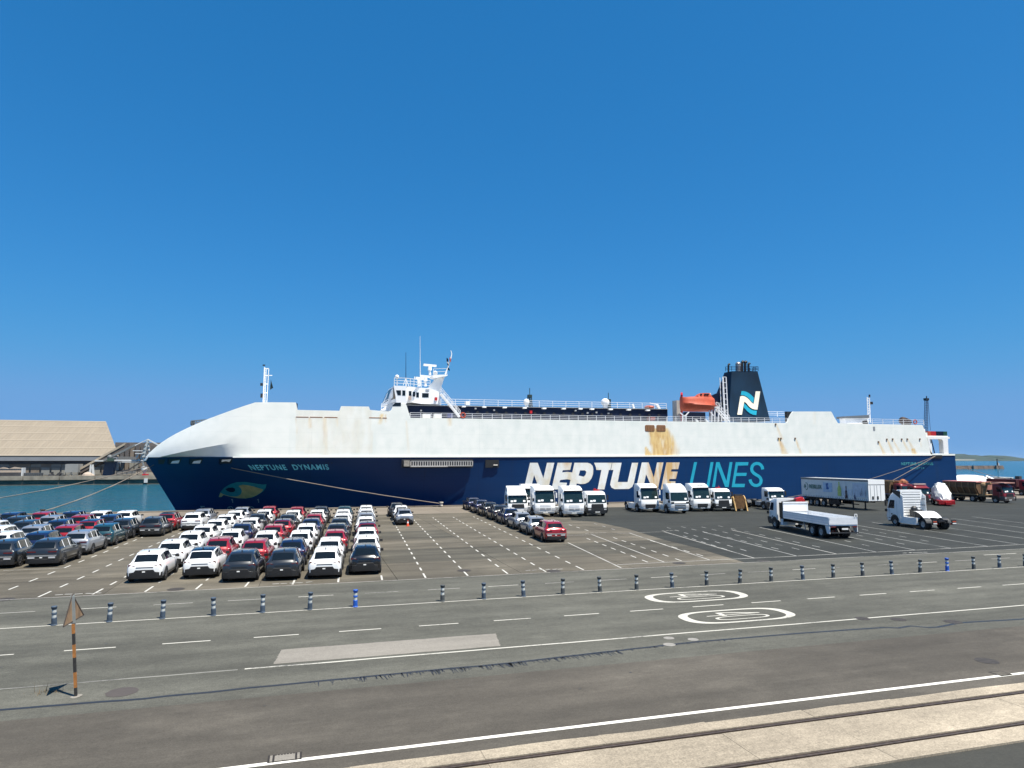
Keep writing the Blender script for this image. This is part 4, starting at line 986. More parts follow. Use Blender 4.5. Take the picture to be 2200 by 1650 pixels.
g = G(1750,1079); rope(sp0, (g.x, 94.6, .4), .8, .04, 'long flat stern rope running forward along the hull')
s2 = P(2052,1000,SY+3); rope(s2, (152, 100, .3), .8, .04, 'thin dark rope from the stern towards the right quay'); rope(P(2052,1020,SY+1), (135, 96.5, .3), .3, .04, 'short dark rope low at the stern corner')

# ================================================================== ROAD FURNITURE
BOL = [-9.65+1.963*i for i in range(7)] + [6.10,8.09,10.08,12.10,14.10,16.12,18.16,20.20,22.22,24.20,26.27,28.31,30.35,32.43,34.50,36.56,38.64,40.70,42.81]
M_bd = mat('bollard_navy', (.045,.068,.100), .65, var=.25, scale=9); M_bg = mat('bollard_charcoal', (.052,.060,.064), .7, var=.25, scale=9); M_bb = mat('bollard_blue', (.010,.085,.42), .45, var=.12, scale=9)
M_band = mat('reflective_band', (.50,.52,.50), .35, var=.15, scale=14)
def ring_prof(prof, n=14):
    b = MB(); b.grid([[(r*math.cos(2*math.pi*i/n), r*math.sin(2*math.pi*i/n), z) for i in range(n)] for r, z in prof], True)
    b.fan([(prof[-1][0]*math.cos(2*math.pi*i/n), prof[-1][0]*math.sin(2*math.pi*i/n), prof[-1][1]) for i in range(n)]); return b
post_me = ring_prof([(.118,0),(.118,.03),(.102,.045),(.100,.29),(.080,.31),(.080,.43),(.096,.445),(.096,.49),(.080,.51),(.080,.63),(.098,.65),(.110,.74),(.095,.755)]).mesh('post', 40)
band_me = ring_prof([(.0815,.315),(.0815,.425)]).mesh('band', 40); band2_me = ring_prof([(.0815,.515),(.0815,.625)]).mesh('band', 40)
ORD = ['first','second','third','fourth','fifth','sixth','seventh','eighth','ninth','tenth','eleventh','twelfth','thirteenth','fourteenth','fifteenth','sixteenth','seventeenth','eighteenth','nineteenth','twentieth','twenty-first','twenty-second','twenty-third','twenty-fourth','twenty-fifth','twenty-sixth']
rb = random.Random(11)
for i, x in enumerate(BOL):
    y = 32.02 + .003*x
    mm = M_bb if i in (6,22) else (M_bd if i in (0,1,2,3,4,5,8,9,13,17,20,24) else M_bg)
    nm = {6:'bright blue flexible bollard near the left gap in the row',22:'bright blue flexible bollard near the right edge of the row'}.get(i, '%s flexible bollard, %s from the left along the road line' % ('dusty navy' if mm is M_bd else 'dusty charcoal', ORD[i]))
    e = empty('lane_bollard', (x, y, 0), rb.uniform(0,6), nm, 'bollard', 'flexible bollards along the road line')
    e.rotation_euler = (rb.gauss(0,.03), rb.gauss(0,.035)+(.05 if i == 0 else 0), rb.uniform(0,6))
    link('post', post_me, mm, e); link('band', band_me, M_band, e); link('band', band2_me, M_band, e)
# triangular warning sign seen from behind
g = G(163,1496); sg = empty('warning_sign', (g.x,g.y,0), 0, 'rusty triangular sign seen from behind on an orange and black striped post', 'sign')
sg.rotation_euler = (0,-R(5.5),0)
M_so = mat('post_orange', (.32,.13,.032), .65, var=.3, scale=14); M_sk = mat('post_black', (.028,.026,.024), .6, var=.3, scale=14)
zs = [0,.24,.66,1.06,1.42,1.72,1.98]
for i in range(len(zs)-1):
    MB().bx(-.034,.034,-.034,.034,zs[i]+.001,zs[i+1]).build('post_stripe', M_sk if i % 2 == 0 else M_so, sg, world=False)
MB().bx(-.05,.05,.041,.05,1.7,2.78).bx(-.045,.045,.0,.041,2.0,2.75).build('post_top', mat('galvanised',(.30,.32,.31),.5,.4,.15), sg, world=False)
tri = [(-.5,2.02),(.48,2.10),(-.02,2.80)]
ca, sa = math.cos(1.33), math.sin(1.33)
def sgp(a,b_,d): return (a*ca+d*sa*0, .075+a*sa+d, b_)
MB().prism(tri, sgp, 0, .012).build('sign_panel', mat('sign_back_rust',(.20,.13,.075),.8,var=.6,scale=3.5,stretch=(1,1,.5)), sg, world=False)
b = MB()
for i in range(3):
    p, q = tri[i], tri[(i+1)%3]; b.bar(sgp(p[0],p[1],-.008), sgp(q[0],q[1],-.008), .018, .03)
b.build('sign_rim', mat('rim_dark',(.07,.055,.045),.7,var=.4,scale=5), sg, world=False)
MB().cyl((0,0,0),(0,0,.012),.16,.14,12).build('footing', M_patch, sg, world=False)
# dry weeds by the sign
g = G(105,1488); b = MB(); rw = random.Random(4)
for k in range(130):
    x, y = g.x+rw.gauss(0,.22), g.y+rw.gauss(0,.10); h = rw.uniform(.02,.09) if k > 8 else rw.uniform(.2,.36); a = rw.uniform(0,6.3); w = .006
    dx, dy = math.cos(a), math.sin(a); lean = h*.5*rw.uniform(.2,1)
    b.add([(x-w*dy,y+w*dx,0),(x+w*dy,y-w*dx,0),(x+dx*lean,y+dy*lean,h)], [(0,1,2)])
tag(b.build('dry_weeds', mat('dry_grass',(.17,.12,.06),.9,var=.3), fix=False), 'small tuft of dry weeds on the asphalt beside the sign', 'weeds', kind='stuff')
# traffic cone by the silver car
g = G(876,1130.5); cn = empty('traffic_cone', (g.x,g.y,0), 0, 'small orange traffic cone behind the pale silver car', 'cone')
MB().bx(-.17,.17,-.17,.17,0,.04).build('base', M_orange, cn, world=False); MB().cyl((0,0,.04),(0,0,.30),.13,.085,12).cyl((0,0,.47),(0,0,.62),.05,.025,12).build('body', mat('cone_orange',(.75,.09,.03),.5), cn, world=False)
MB().cyl((0,0,.30),(0,0,.47),.084,.051,12).build('band', M_film, cn, world=False)

# ================================================================== CARS
def make_wheel(r=.34, w=.22):
    ty = MB(); n = 20
    prof = [(r*.62,-w/2),(r*.95,-w/2),(r,-w*.36),(r,w*.36),(r*.95,w/2),(r*.62,w/2)]
    ty.grid([[(x, rr_*math.cos(2*math.pi*i/n), rr_*math.sin(2*math.pi*i/n)) for i in range(n)] for rr_, x in prof], True)
    rim = MB()
    rim.fan([(w*.30, r*.63*math.cos(2*math.pi*i/n), r*.63*math.sin(2*math.pi*i/n)) for i in range(n)]); rim.fan([(-w*.30, r*.63*math.cos(2*math.pi*i/n), r*.63*math.sin(2*math.pi*i/n)) for i in range(n)])
    sp = MB()
    for k in range(5):
        a = 2*math.pi*k/5
        for s in (1,-1):
            sp.bar((s*w*.40, 0, 0), (s*w*.40, r*.62*math.cos(a), r*.62*math.sin(a)), .05, .05)
    for s in (1,-1): sp.cyl((s*w*.32,0,0),(s*w*.46,0,0),r*.16,n=10)
    return ty.mesh('tyre', 40), rim.mesh('rim'), sp.mesh('spokes')
W_ty, W_rim, W_sp = make_wheel()
class Body:
    """car skin: stations along the length (y), half sections from sill to roof centre"""
    def __init__(s, ST): s.S = ST
    def sec(s, a):
        a = max(0., min(len(s.S)-1.0001, a)); i = int(a); t = a-i
        A_, B_ = s.S[i], s.S[i+1]; v = [A_[k]+(B_[k]-A_[k])*t for k in range(len(A_))]
        y, hw, zb, zsh, hwb, hwr, zr = v
        return y, [(hw-.10,zb),(hw-.01,zb+.10),(hw,(zb+zsh)*.52),(hw*.975,zsh-.06),(hwb,zsh+.015),(hwr,zr-.055),(hwr*.80,zr-.012),(0,zr)]
    def pt(s, a, b_, sd):
        y, p = s.sec(a); b_ = max(0., min(6.9999, b_)); j = int(b_); t = b_-j
        x = p[j][0]+(p[j+1][0]-p[j][0])*t; z = p[j][1]+(p[j+1][1]-p[j][1])*t
        return Vector((sd*x, y, z))
    def nrm(s, a, b_, sd):
        e = .02
        da = s.pt(a+e,b_,sd)-s.pt(a-e,b_,sd); db = s.pt(a,b_+e,sd)-s.pt(a,b_-e,sd)
        n = da.cross(db)
        if n.length < 1e-9: return Vector((0,0,1))
        n.normalize()
        if n.x*sd < -1e-4 or (abs(n.x) < 1e-4 and n.z < 0): n = -n
        return n
    def skin(s, sub=2):
        rows = []; n = (len(s.S)-1)*sub
        for i in range(n+1):
            a = i/sub
            rows.append([s.pt(a,b_,-1) for b_ in range(8)]+[s.pt(a,b_,1) for b_ in range(6,-1,-1)])
        b = MB().grid(rows); b.fan(rows[0]); b.fan(rows[-1]); b.grid([[r[0] for r in rows],[r[-1] for r in rows]])
        return b
    def side_patch(s, a0, a1, b0, b1, sd, off=.008, na=3, nb=2, skew=0.0):
        rows = []
        for i in range(na+1):
            row = []
            for j in range(nb+1):
                b_ = b0+(b1-b0)*j/nb; a = a0+(a1-a0)*i/na+skew*(j/nb)
                row.append(s.pt(a,b_,sd)+s.nrm(a,b_,sd)*off)
            rows.append(row)
        return MB().grid(rows)
    def top_patch(s, a0, a1, bl, off=.008, na=3, nc=8, taper=1.0):
        rows = []
        al = sorted(set([a0+(a1-a0)*i/na for i in range(na+1)] + [q*.5 for q in range(2*len(s.S)) if a0 < q*.5 < a1]))
        for a in al:
            k = 1+(taper-1)*(a-a0)/(a1-a0); lo = 7-(7-bl)*k
            bs = [lo, (lo+6)/2] + [6, 6.5] if lo < 6 else [lo, (lo+7)/2]
            row = []
            for sd, bb in [(-1,q) for q in bs]+[(0,6.9999)]+[(1,q) for q in bs[::-1]]:
                p = s.pt(a,bb,sd or 1); n = s.nrm(a,bb,1)
                if sd == 0: p = Vector((0,p.y,p.z))
                row.append(p+Vector((n.x*sd, n.y, n.z))*off)
            rows.append(row)
        return MB().grid(rows)
def car_parts(style):
    if style == 'a':      # rounded small crossover
        S = [(-2.13,.58,.42,.72,.46,.34,.74),(-2.11,.78,.30,.92,.66,.54,.94),(-2.02,.87,.24,1.02,.74,.62,1.06),(-1.56,.895,.23,1.03,.79,.585,1.47),(-1.30,.90,.22,1.02,.805,.60,1.545),(-.55,.90,.22,1.0,.815,.615,1.585),(.20,.90,.22,.98,.81,.61,1.55),(1.02,.895,.22,.96,.77,.66,1.04),(1.45,.88,.22,.92,.72,.56,1.0),(1.90,.80,.24,.82,.62,.46,.90),(2.08,.66,.30,.70,.5,.36,.78),(2.12,.5,.38,.62,.4,.3,.66)]
    else:                 # squarer, longer crossover
        S = [(-2.24,.64,.42,.76,.52,.40,.78),(-2.22,.82,.30,.98,.70,.58,1.0),(-2.14,.90,.24,1.08,.78,.66,1.11),(-1.78,.92,.23,1.09,.80,.60,1.50),(-1.50,.925,.22,1.08,.815,.62,1.59),(-.60,.925,.22,1.05,.825,.635,1.63),(.25,.925,.22,1.03,.82,.63,1.60),(1.05,.92,.22,1.0,.78,.68,1.09),(1.55,.90,.22,.97,.74,.60,1.06),(2.02,.83,.24,.88,.66,.50,.97),(2.20,.70,.30,.76,.54,.4,.84),(2.24,.54,.38,.66,.44,.32,.70)]
    bd = Body(S); P_ = []
    yr, yf = S[0][0], S[-1][0]
    P_.append(('body', bd.skin().mesh('body', 48), 'paint'))
    P_.append(('roof_panel', bd.top_patch(3.12,6.02,5.10,.010,6,8).mesh('roof_panel', 50), 'roof'))
    P_.append(('rear_window', bd.top_patch(2.12,2.92,5.35,.012,3,8,.94).mesh('rear_window', 60), 'glass'))
    P_.append(('windscreen', bd.top_patch(6.12,6.95,5.2,.010,3,8).mesh('windscreen', 60), 'glass'))
    for sd in (-1,1):
        P_.append(('side_window', bd.side_patch(3.15,4.30,4.14,4.86,sd,.008,4,2,.10).mesh('side_window', 60), 'glass'))
        P_.append(('side_window', bd.side_patch(4.42,5.35,4.12,4.90,sd,.008,3,2).mesh('side_window', 60), 'glass'))
        P_.append(('side_window', bd.side_patch(5.47,6.80,4.12,4.88,sd,.008,4,2,-.10).mesh('side_window', 60), 'glass'))
        P_.append(('sill_trim', bd.side_patch(1.3,9.2,.15,1.25,sd,.015,6,2).mesh('sill_trim', 60), 'black'))
        P_.append(('headlight', bd.side_patch(9.05,9.9,3.05,4.2,sd,.014,3,2).mesh('headlight', 60), 'lamp'))
        if style == 'a':
            t = MB().prism([(.44,.90),(.80,.99),(.83,.86),(.72,.80),(.66,.88)], lambda x,z,d: (sd*x, yr+.10+d*1-.10*(z-.9)+.18*max(0,x-.60), z), -.09, .12)
            P_.append(('tail_light', t.mesh('tail_light'), 'tail'))
        else:
            t = MB().bx(*sorted((sd*.34,sd*.80)), yr-.012, yr+.14, .90, .975)
            P_.append(('tail_light', t.mesh('tail_light'), 'tail'))
            P_.append(('rear_reflector', MB().bx(*sorted((sd*.38,sd*.74)), yr-.05, yr+.05, .55, .64).mesh('rear_reflector'), 'lamp'))
        for y in (-1.30,1.30):
            n = 14; cx_ = sd*(.905 if style == 'a' else .93)
            b = MB().grid([[(cx_, y+r_*math.cos(math.pi*i/n), .34+r_*math.sin(math.pi*i/n)) for i in range(n+1)] for r_ in (.335,.43)])
            b.grid([[(cx_, y+.43*math.cos(math.pi*i/n), .34+.43*math.sin(math.pi*i/n)) for i in range(n+1)],[(cx_-sd*.06, y+.45*math.cos(math.pi*i/n), .34+.45*math.sin(math.pi*i/n)) for i in range(n+1)]])
            P_.append(('wheel_arch', b.mesh('wheel_arch', fix=False), 'black'))
        P_.append(('door_mirror', MB().box((sd*.99,.78,1.06),(.20,.12,.15)).mesh('door_mirror'), 'black'))
    bp_ = MB(); xsb = [-.885,-.84,-.76,-.66,-.52,-.44,-.2,0,.2,.44,.52,.66,.76,.84,.885]; kx = 1.0 if style == 'a' else 1.03
    yb_ = lambda x: yr-.03+.13*max(0,(abs(x)-.55)/.33)**2
    ztb = lambda x: (.70 if abs(x) <= .44 else .57+.02*(abs(x) < .6)) if style == 'a' else .50
    bp_.grid([[(x*kx, yb_(x)+.10, .22) for x in xsb],[(x*kx, yb_(x)+.015, .24) for x in xsb],[(x*kx, yb_(x), .34) for x in xsb],[(x*kx, yb_(x), ztb(x)-.02) for x in xsb],[(x*kx, yb_(x)+.03, ztb(x)) for x in xsb],[(x*kx, yb_(x)+.12, ztb(x)) for x in xsb]])
    P_.append(('rear_bumper', bp_.mesh('rear_bumper', 40), 'black'))
    P_.append(('tailgate_strip', MB().bx(-.42,.42,yr-.006,yr+.10,.80,.835).mesh('tailgate_strip'), 'black') if style == 'a' else ('tailgate_strip', MB().bx(-.80,.80,yr-.02,yr+.10,.66,.74).mesh('tailgate_strip'), 'chrome'))
    P_.append(('number_plate', MB().bx(-.10,.05,yr-.045,yr-.036,.57,.63).mesh('number_plate'), 'plate'))
    P_.append(('front_grille', MB().bx(-.55,.55,yf-.06,yf+.012,.40,.66).mesh('front_grille'), 'black'))
    P_.append(('roof_fin', MB().prism([(-1.42,1.53),(-1.22,1.56),(-1.40,1.66)] if style == 'a' else [(-1.55,1.58),(-1.35,1.60),(-1.52,1.70)], lambda y,z,d: (d,y,z), -.02, .02).mesh('roof_fin'), 'black'))
    F_ = []
    for sd in (-1,1):
        F_.append(('protective_strip', bd.side_patch(4.33,4.43,3.85,4.95,sd,.022,1,2).mesh('protective_strip'), 'film')); F_.append(('protective_strip', bd.side_patch(5.36,5.48,3.85,4.95,sd,.022,1,2).mesh('protective_strip'), 'film'))
    return P_, F_
M_chrome = mat('satin_trim', (.55,.56,.57), .22, .8, .1, 5)
CP = {k: car_parts(k) for k in 'ab'}
FIX = {'glass':M_glass,'black':M_black,'tail':M_red_l,'lamp':M_lamp,'plate':M_plate,'film':M_film,'chrome':M_chrome}
rc = random.Random(21)
def car(x, y, rz, col, style, label, group, roof=None, film=False, detail=2):
    e = empty('parked_car', (x,y,0), rz, label, 'car', group)
    parts, films = CP[style]
    for nm, me, k in parts + (films if film else []):
        if detail < 2 and nm in ('front_grille','headlight','wheel_arch','sill_trim','windscreen'): continue
        m_ = PAINT[col] if k == 'paint' else (PAINT[roof or col] if k == 'roof' else FIX[k])
        link(nm, me, m_, e)
    for sx_ in (-1,1):
        for wy in (-1.30,1.30):
            w = link('wheel', W_ty, M_tyre, e); w.location = (sx_*(.815 if style == 'a' else .84), wy, .34)
            if detail > 1: link('rim', W_rim, M_black, w); link('spokes', W_sp, M_rim, w)
    return e
NAMEC = {'white':'white','red':'red','grey':'dark grey','black':'black','navy':'navy blue','silver':'silver','teal':'dark teal'}
def column(name, x0, Y0, cols, style, group, step=4.95, off=1.18, Ymax=92, ang=None):
    """one lane of cars nose to tail, their rears towards the road"""
    Y = Y0; out = []
    for i, c in enumerate(cols):
        roof = None
        if '/' in c: c, roof = c.split('/')
        st = style
        yc = Y + 2.15
        if yc > Ymax: break
        a = lane_ang(min(x0, 8)) if ang is None else R(ang); x = (lane_pt(x0, yc)+off if ang is None else x0+math.tan(a)*(yc-39))+rc.uniform(-.06,.06)
        if proj((x+1, yc, 1.5))[0] > -70:
            fr = 'nearest the road' if i == 0 else '%s from the road' % ORD[i]
            lab = '%s%s crossover %s in the %s' % (NAMEC[c], ' car-roofed'.replace('car-roofed', NAMEC[roof]+'-roofed') if roof else '', fr, name)
            car(x, yc, -a+rc.uniform(-.008,.008), c, st, lab, group, roof, film=(c in ('grey','navy','teal','black') or (style == 'b' and c in ('red','silver'))) and rc.random() < .8, detail=2 if Y < 72 else 1)
        Y += step + rc.uniform(-.12,.12)
GA = 'parked cars in the six tight lanes below the bow'
ROW6 = [(-10.07,['white','white','white','white','white','white','white','silver']),
        (-7.75,['white/black','red','white','navy','white','grey','white','red']),
        (-5.41,['grey','red','white','red','red/navy','grey','white','red']),
        (-3.06,['grey','navy','white','white','navy','red','white','grey']),
        (-.70,['white','white','red','grey','grey','white','white','teal']),
        (1.65,['black','white','white','red/navy','white','silver','white','white'])]
FIT6 = [(-8.45,41.2,2.4),(-5.85,41.7,2.5),(-3.62,39.9,3.7),(-1.36,39.8,3.9),(.90,39.6,4.3),(3.13,40.4,4.4)]
for k, (x0, cols) in enumerate(ROW6):
    column(['first','second','third','fourth','fifth','sixth'][k]+' of the six car lanes', FIT6[k][0], FIT6[k][1], cols, 'a', GA, step=5.05, ang=FIT6[k][2])
GB = 'parked cars in the left block by the water'
LB = [['grey','silver','teal','grey','grey','red/grey','white','silver'],
      ['grey','navy','red','red/navy','navy','white','grey','navy'],
      ['white/navy','white','silver','navy','red','white','grey','navy'],
      ['navy','red','white','grey','silver','navy','red','grey'],
      ['grey','white','navy','white','grey','red','navy','grey'],
      ['grey','navy','white','grey','navy','navy','grey','red'],
      ['white','grey','navy','red','white','grey','navy','navy'],
      ['navy','white','grey','navy','grey','white','grey','navy'],
      ['grey','red','grey','navy','white','navy','grey','navy'],['navy','grey','white','grey','navy','grey','navy','grey']]
for k, cols in enumerate(LB):
    column('%s lane left of the aisle' % ORD[k], -14.65-2.36*(k+1)-.2, 49.0 if k < 2 else 49.4, cols, 'b', GB, step=4.98, Ymax=80.5 if k > 1 else (77 if k else 71))
for x0, Y0, cols, w in ((-15.25,65.2,['grey','red/grey'],'short inner lane beside the aisle'),(-13.0,69.6,['white','silver'],'short lane at the aisle end')):
    column(w, x0, Y0, cols, 'b', GB, step=4.9, Ymax=80)
GC = 'cars parked alone in the middle of the lot'
for Y, c, w in ((69.4,'silver','pale silver crossover with a traffic cone behind it, alone in mid lot'),(74.4,'white','white crossover just ahead of the lone silver one'),(79.6,'grey','dark grey crossover at the head of the lone short lane')):
    x = lane_pt(6.41, Y+2.1)+.9+(.0 if c != 'grey' else -.2); car(x, Y+2.15, -R(3.6), c, 'a', w, GC)
GD = 'short diagonal line of cars by the trucks'
for i, c in enumerate(['red','silver','silver','navy','grey','grey','navy','navy']):
    Y = 51.6+5.0*i; x = lane_pt(15.95, Y)+2.35-.010*i*i
    lab = 'bright red crossover nearest the road beside the trucks' if i == 0 else '%s crossover, %s in the line behind the bright red one' % (NAMEC[c], ORD[i])
    car(x, Y+2.2, -R(3.0), c, 'b' if i not in (1,2) else 'a', lab, GD, film=c in ('navy','grey'))

# ================================================================== TRUCKS
class Cab:
    """cab skin: level rings (z, front y, rear y, half width at front, half width at rear)"""
    def __init__(s, rings): s.r = rings
    def at(s, z):
        zz = [q[0] for q in s.r]; return [float(np.interp(z, zz, [q[k] for q in s.r])) for k in range(5)]
    def ring(s, z, c=.16):
        _, yf, yr, hf, hr_ = s.at(z)
        f = lambda x: yf - .10*(abs(x)/hf)**2.2
        half = [(0,f(0)),(hf*.35,f(hf*.35)),(hf*.65,f(hf*.65)),(hf-c,f(hf-c)),(hf-c*.3,f(hf)-c*.25),(hf,f(hf)-c),(hf+(hr_-hf)*.5,(yf+yr)/2),(hr_,yr+.03),(hr_-.04,yr),(hr_*.4,yr)]
        return [(x,y,z) for x,y in half]+[(-x,y,z) for x,y in half[:0:-1]]
    def skin(s):
        zs_ = [q[0] for q in s.r]; rows = [s.ring(z) for z in zs_]
        b = MB().grid(rows, True); b.fan(rows[-1]); b.fan(rows[0][::-1]); return b
    def front(s, u0, u1, z0, z1, off=.012, n=6, m_=3, inset=0.0):
        rows = []
        for j in range(m_+1):
            z = z0+(z1-z0)*j/m_; _, yf, yr, hf, _h = s.at(z); row = []
            for i in range(n+1):
                x = (u0+(u1-u0)*i/n)*hf*(1-inset*j/m_); row.append((x, yf-.10*(abs(x)/hf)**2.2+off, z))
            rows.append(row)
        return MB().grid(rows)
    def side(s, sd, t0, t1, z0, z1, off=.014, n=3, m_=3, slant=0.0):
        rows = []
        for j in range(m_+1):
            z = z0+(z1-z0)*j/m_; _, yf, yr, hf, hr_ = s.at(z); row = []
            for i in range(n+1):
                t = t0+(t1-t0)*i/n+slant*(j/m_)*(1-i/n); y = (yf-.30)+(yr-yf+.30)*t; w = hf+(hr_-hf)*min(1,max(0,t)); row.append((sd*(w+off), y, z))
            rows.append(row)
        return MB().grid(rows)
def truck_wheel(r=.50, w=.30):
    n = 22; ty = MB(); prof = [(r*.58,-w/2),(r*.94,-w/2),(r,-w*.36),(r,w*.36),(r*.94,w/2),(r*.58,w/2)]
    ty.grid([[(x, q*math.cos(2*math.pi*i/n), q*math.sin(2*math.pi*i/n)) for i in range(n)] for q, x in prof], True)
    rm_ = MB()
    for s in (1,-1):
        rm_.grid([[(s*x, q*math.cos(2*math.pi*i/n), q*math.sin(2*math.pi*i/n)) for i in range(n)] for q, x in ((r*.58,w*.42),(r*.46,w*.30),(r*.30,w*.30),(r*.24,w*.46),(r*.05,w*.50))], True)
    return ty.mesh('tyre',40), rm_.mesh('rim',40)
TW_ty, TW_rim = truck_wheel()
def put_wheels(e, lst, hw=1.05, dual=True):
    for y, d in lst:
        for sd in (-1,1):
            w = link('wheel', TW_ty, M_tyre, e); w.location = (sd*(hw if (d or y < -2) else hw+.09), y, .5); link('rim', TW_rim, M_rimw, w)
            if d: w2 = link('wheel', TW_ty, M_tyre, e); w2.location = (sd*(hw-.32), y, .5)
M_tw = mat('truck_white', (.83,.84,.83), .38, var=.03, scale=2, coat=.5); M_tdark = mat('truck_charcoal', (.022,.024,.027), .55, var=.2, scale=5)
M_maroon = mat('truck_maroon', (.18,.012,.020), .4, var=.15, scale=3)
M_ws = mat('windscreen_glass', (.010,.022,.022), .05, var=.2, scale=1.2, spec=.6)
CABS = {
 'tall':  [(.42,-.02,-2.15,1.18,1.22),(.55,.02,-2.15,1.22,1.24),(1.0,.05,-2.15,1.24,1.25),(1.50,.03,-2.2,1.25,1.25),(1.62,-.02,-2.2,1.25,1.25),(3.02,-.36,-2.2,1.21,1.25),(3.20,-.46,-2.2,1.18,1.24),(3.42,-.80,-2.2,1.14,1.22),(3.52,-1.2,-2.2,1.10,1.2)],
 'round': [(.38,-.04,-2.15,1.16,1.22),(.52,.02,-2.15,1.22,1.24),(1.0,.05,-2.15,1.25,1.25),(1.46,.02,-2.2,1.25,1.25),(1.56,-.03,-2.2,1.25,1.25),(2.62,-.30,-2.2,1.21,1.25),(2.85,-.38,-2.2,1.17,1.24),(3.30,-.80,-2.2,1.10,1.2),(3.58,-1.4,-2.2,1.0,1.15)],
 'low':   [(.36,-.02,-1.7,1.14,1.2),(.50,.02,-1.7,1.2,1.22),(1.0,.04,-1.75,1.22,1.23),(1.45,.02,-1.75,1.22,1.23),(1.55,-.03,-1.75,1.22,1.23),(2.52,-.28,-1.75,1.18,1.21),(2.72,-.40,-1.75,1.13,1.19),(2.86,-.75,-1.75,1.05,1.15)]}
def grille_slats(e, cab, z0, z1, n, u, m_):
    for k in range(n):
        z = z0+(z1-z0)*k/max(1,n-1); _, yf, yr, hf, _h = cab.at(z)
        b = MB(); nx = 6; rows = [[],[]]
        for i in range(nx+1):
            x = (-u+2*u*i/nx)*hf; y = yf-.10*(abs(x)/hf)**2.2+.03; rows[0].append((x,y,z-.035)); rows[1].append((x,y,z+.035))
        b.grid(rows); b.build('grille_slat', m_, e, world=False, fix=False)
def build_cab(e, kind, paint, lower=None, face='light', visor=True, deflector=False, fairing=False):
    cab = Cab(CABS[kind]); zt = cab.r[-1][0]
    cb = cab.skin().build('cab', paint, e, smooth=35, world=False)
    w0, w1 = (1.68,2.98) if kind == 'tall' else ((1.60,2.58) if kind == 'round' else (1.58,2.48))
    ws = cab.front(-.93,.93,w0,w1,.014,10,3,.02).build('windscreen', M_ws, e, smooth=60, world=False)
    for k, (u, zz) in enumerate(((-.62,.10),(.30,.12),(.60,.08)) if kind != 'round' else ((-.62,.1),)):
        cab.front(u-.14,u+.10,w0+zz,w0+zz+.20,.022,1,1).build('windscreen_paper', M_film, ws, world=False)
    cab.front(-.90,.90,w0-.07,w0-.012,.02,8,1).build('wiper_panel', M_black, e, world=False)
    for sd in (-1,1):
        cab.side(sd,.0,.52,w0+.12,w1-(.38 if kind == 'tall' else .04),.016,3,3,.10).build('side_window', M_glass, e, world=False)
        b = MB().box((sd*(cab.at(w0)[3]+.16),-.28,(w0+w1)/2+.12),(.13,.15,.60)).box((sd*(cab.at(w0)[3]+.14),-.25,w0-.12),(.16,.14,.26)); b.bar((sd*1.2,-.3,w1-.05),(sd*1.38,-.28,w1-.15),.05)
        b.build('mirror', paint if kind == 'tall' else M_black, e, world=False)
        if not lower: cab.front(sd*.60,sd*.97,.74,1.02,.02,3,2).build('headlight', M_lamp, e, world=False)
        n = 12; y0 = -1.32
        b = MB().grid([[(sd*1.262, y0+q*math.cos(math.pi*i/n-.1), .50+q*math.sin(math.pi*i/n-.1)) for i in range(n+1)] for q in (.02,.62)]); b.build('wheel_arch', M_black, e, world=False, fix=False)
        MB().bx(*sorted((sd*1.268,sd*1.272)),-.62,-.60,w0-.75,w0+.1).bx(*sorted((sd*1.268,sd*1.272)),-1.72,-1.70,w0-.7,w1-.1).build('door_gap', M_grey, e, world=False)
        MB().box((sd*1.28,-.95,w0-.45),(.02,.16,.12)).build('door_handle', M_black, e, world=False)
        MB().bx(*sorted((sd*.9,sd*1.24)),-.95,-.35,.42,.52).bx(*sorted((sd*.9,sd*1.24)),-.95,-.40,.72,.82).build('step', M_tdark, e, world=False)
    if lower:
        cab.front(-.99,.99,.38 if kind == 'low' else .44,.99,.034,8,3).build('bumper', lower, e, smooth=50, world=False)
        for sd in (-1,1): cab.side(sd,-.25,.30,.38,1.05,.02).build('bumper_corner', lower, e, world=False)
        for sd in (-1,1): cab.front(sd*.66,sd*.92,.74,.88,.042,2,2).build('headlight', M_lamp, e, world=False)
    if face == 'dark':
        cab.front(-.62,.62,.98,1.44,.034,6,2,.04).build('grille', M_black, e, world=False); grille_slats(e, cab, 1.04, 1.38, 4, .58, M_tdark)
    elif face == 'slots':
        for z in (.58,.78,.98,1.18): cab.front(-.60,.60,z,z+.10,.022,6,1).build('grille_slot', M_black, e, world=False)
        for sd in (-1,1): cab.front(sd*.62,sd*.95,1.22,1.44,.022,3,2).build('badge_cheek', M_black, e, world=False)
    elif face == 'mesh':
        cab.front(-.55,.55,.50,1.02,.024,6,2,-.06).build('grille', M_black, e, world=False); grille_slats(e, cab, .58, .96, 3, .46, M_tdark)
    else:
        cab.front(-.55,.55,.82,1.04,.024,6,2).build('grille', mat('pale_grille',(.42,.43,.44),.5,var=.2,scale=25), e, world=False); grille_slats(e, cab, .86, 1.0, 3, .5, M_grey)
        cab.front(-.50,.50,1.18,1.42,.018,4,1).build('front_panel', mat('panel_white',(.64,.66,.67),.45), e, world=False)
        cab.front(-.85,.85,.50,.60,.02,6,1).build('lower_slot', M_grey, e, world=False)
        _, yf, *_r = cab.at(.93); MB().cyl((0,yf+.02,.93),(0,yf+.045,.93),.10,n=14).build('badge', M_lamp, e, world=False)
    MB().bx(-.28,.28,cab.at(.5)[1]+.012,cab.at(.5)[1]+.03,.46,.56).build('number_plate', M_plate, e, world=False)
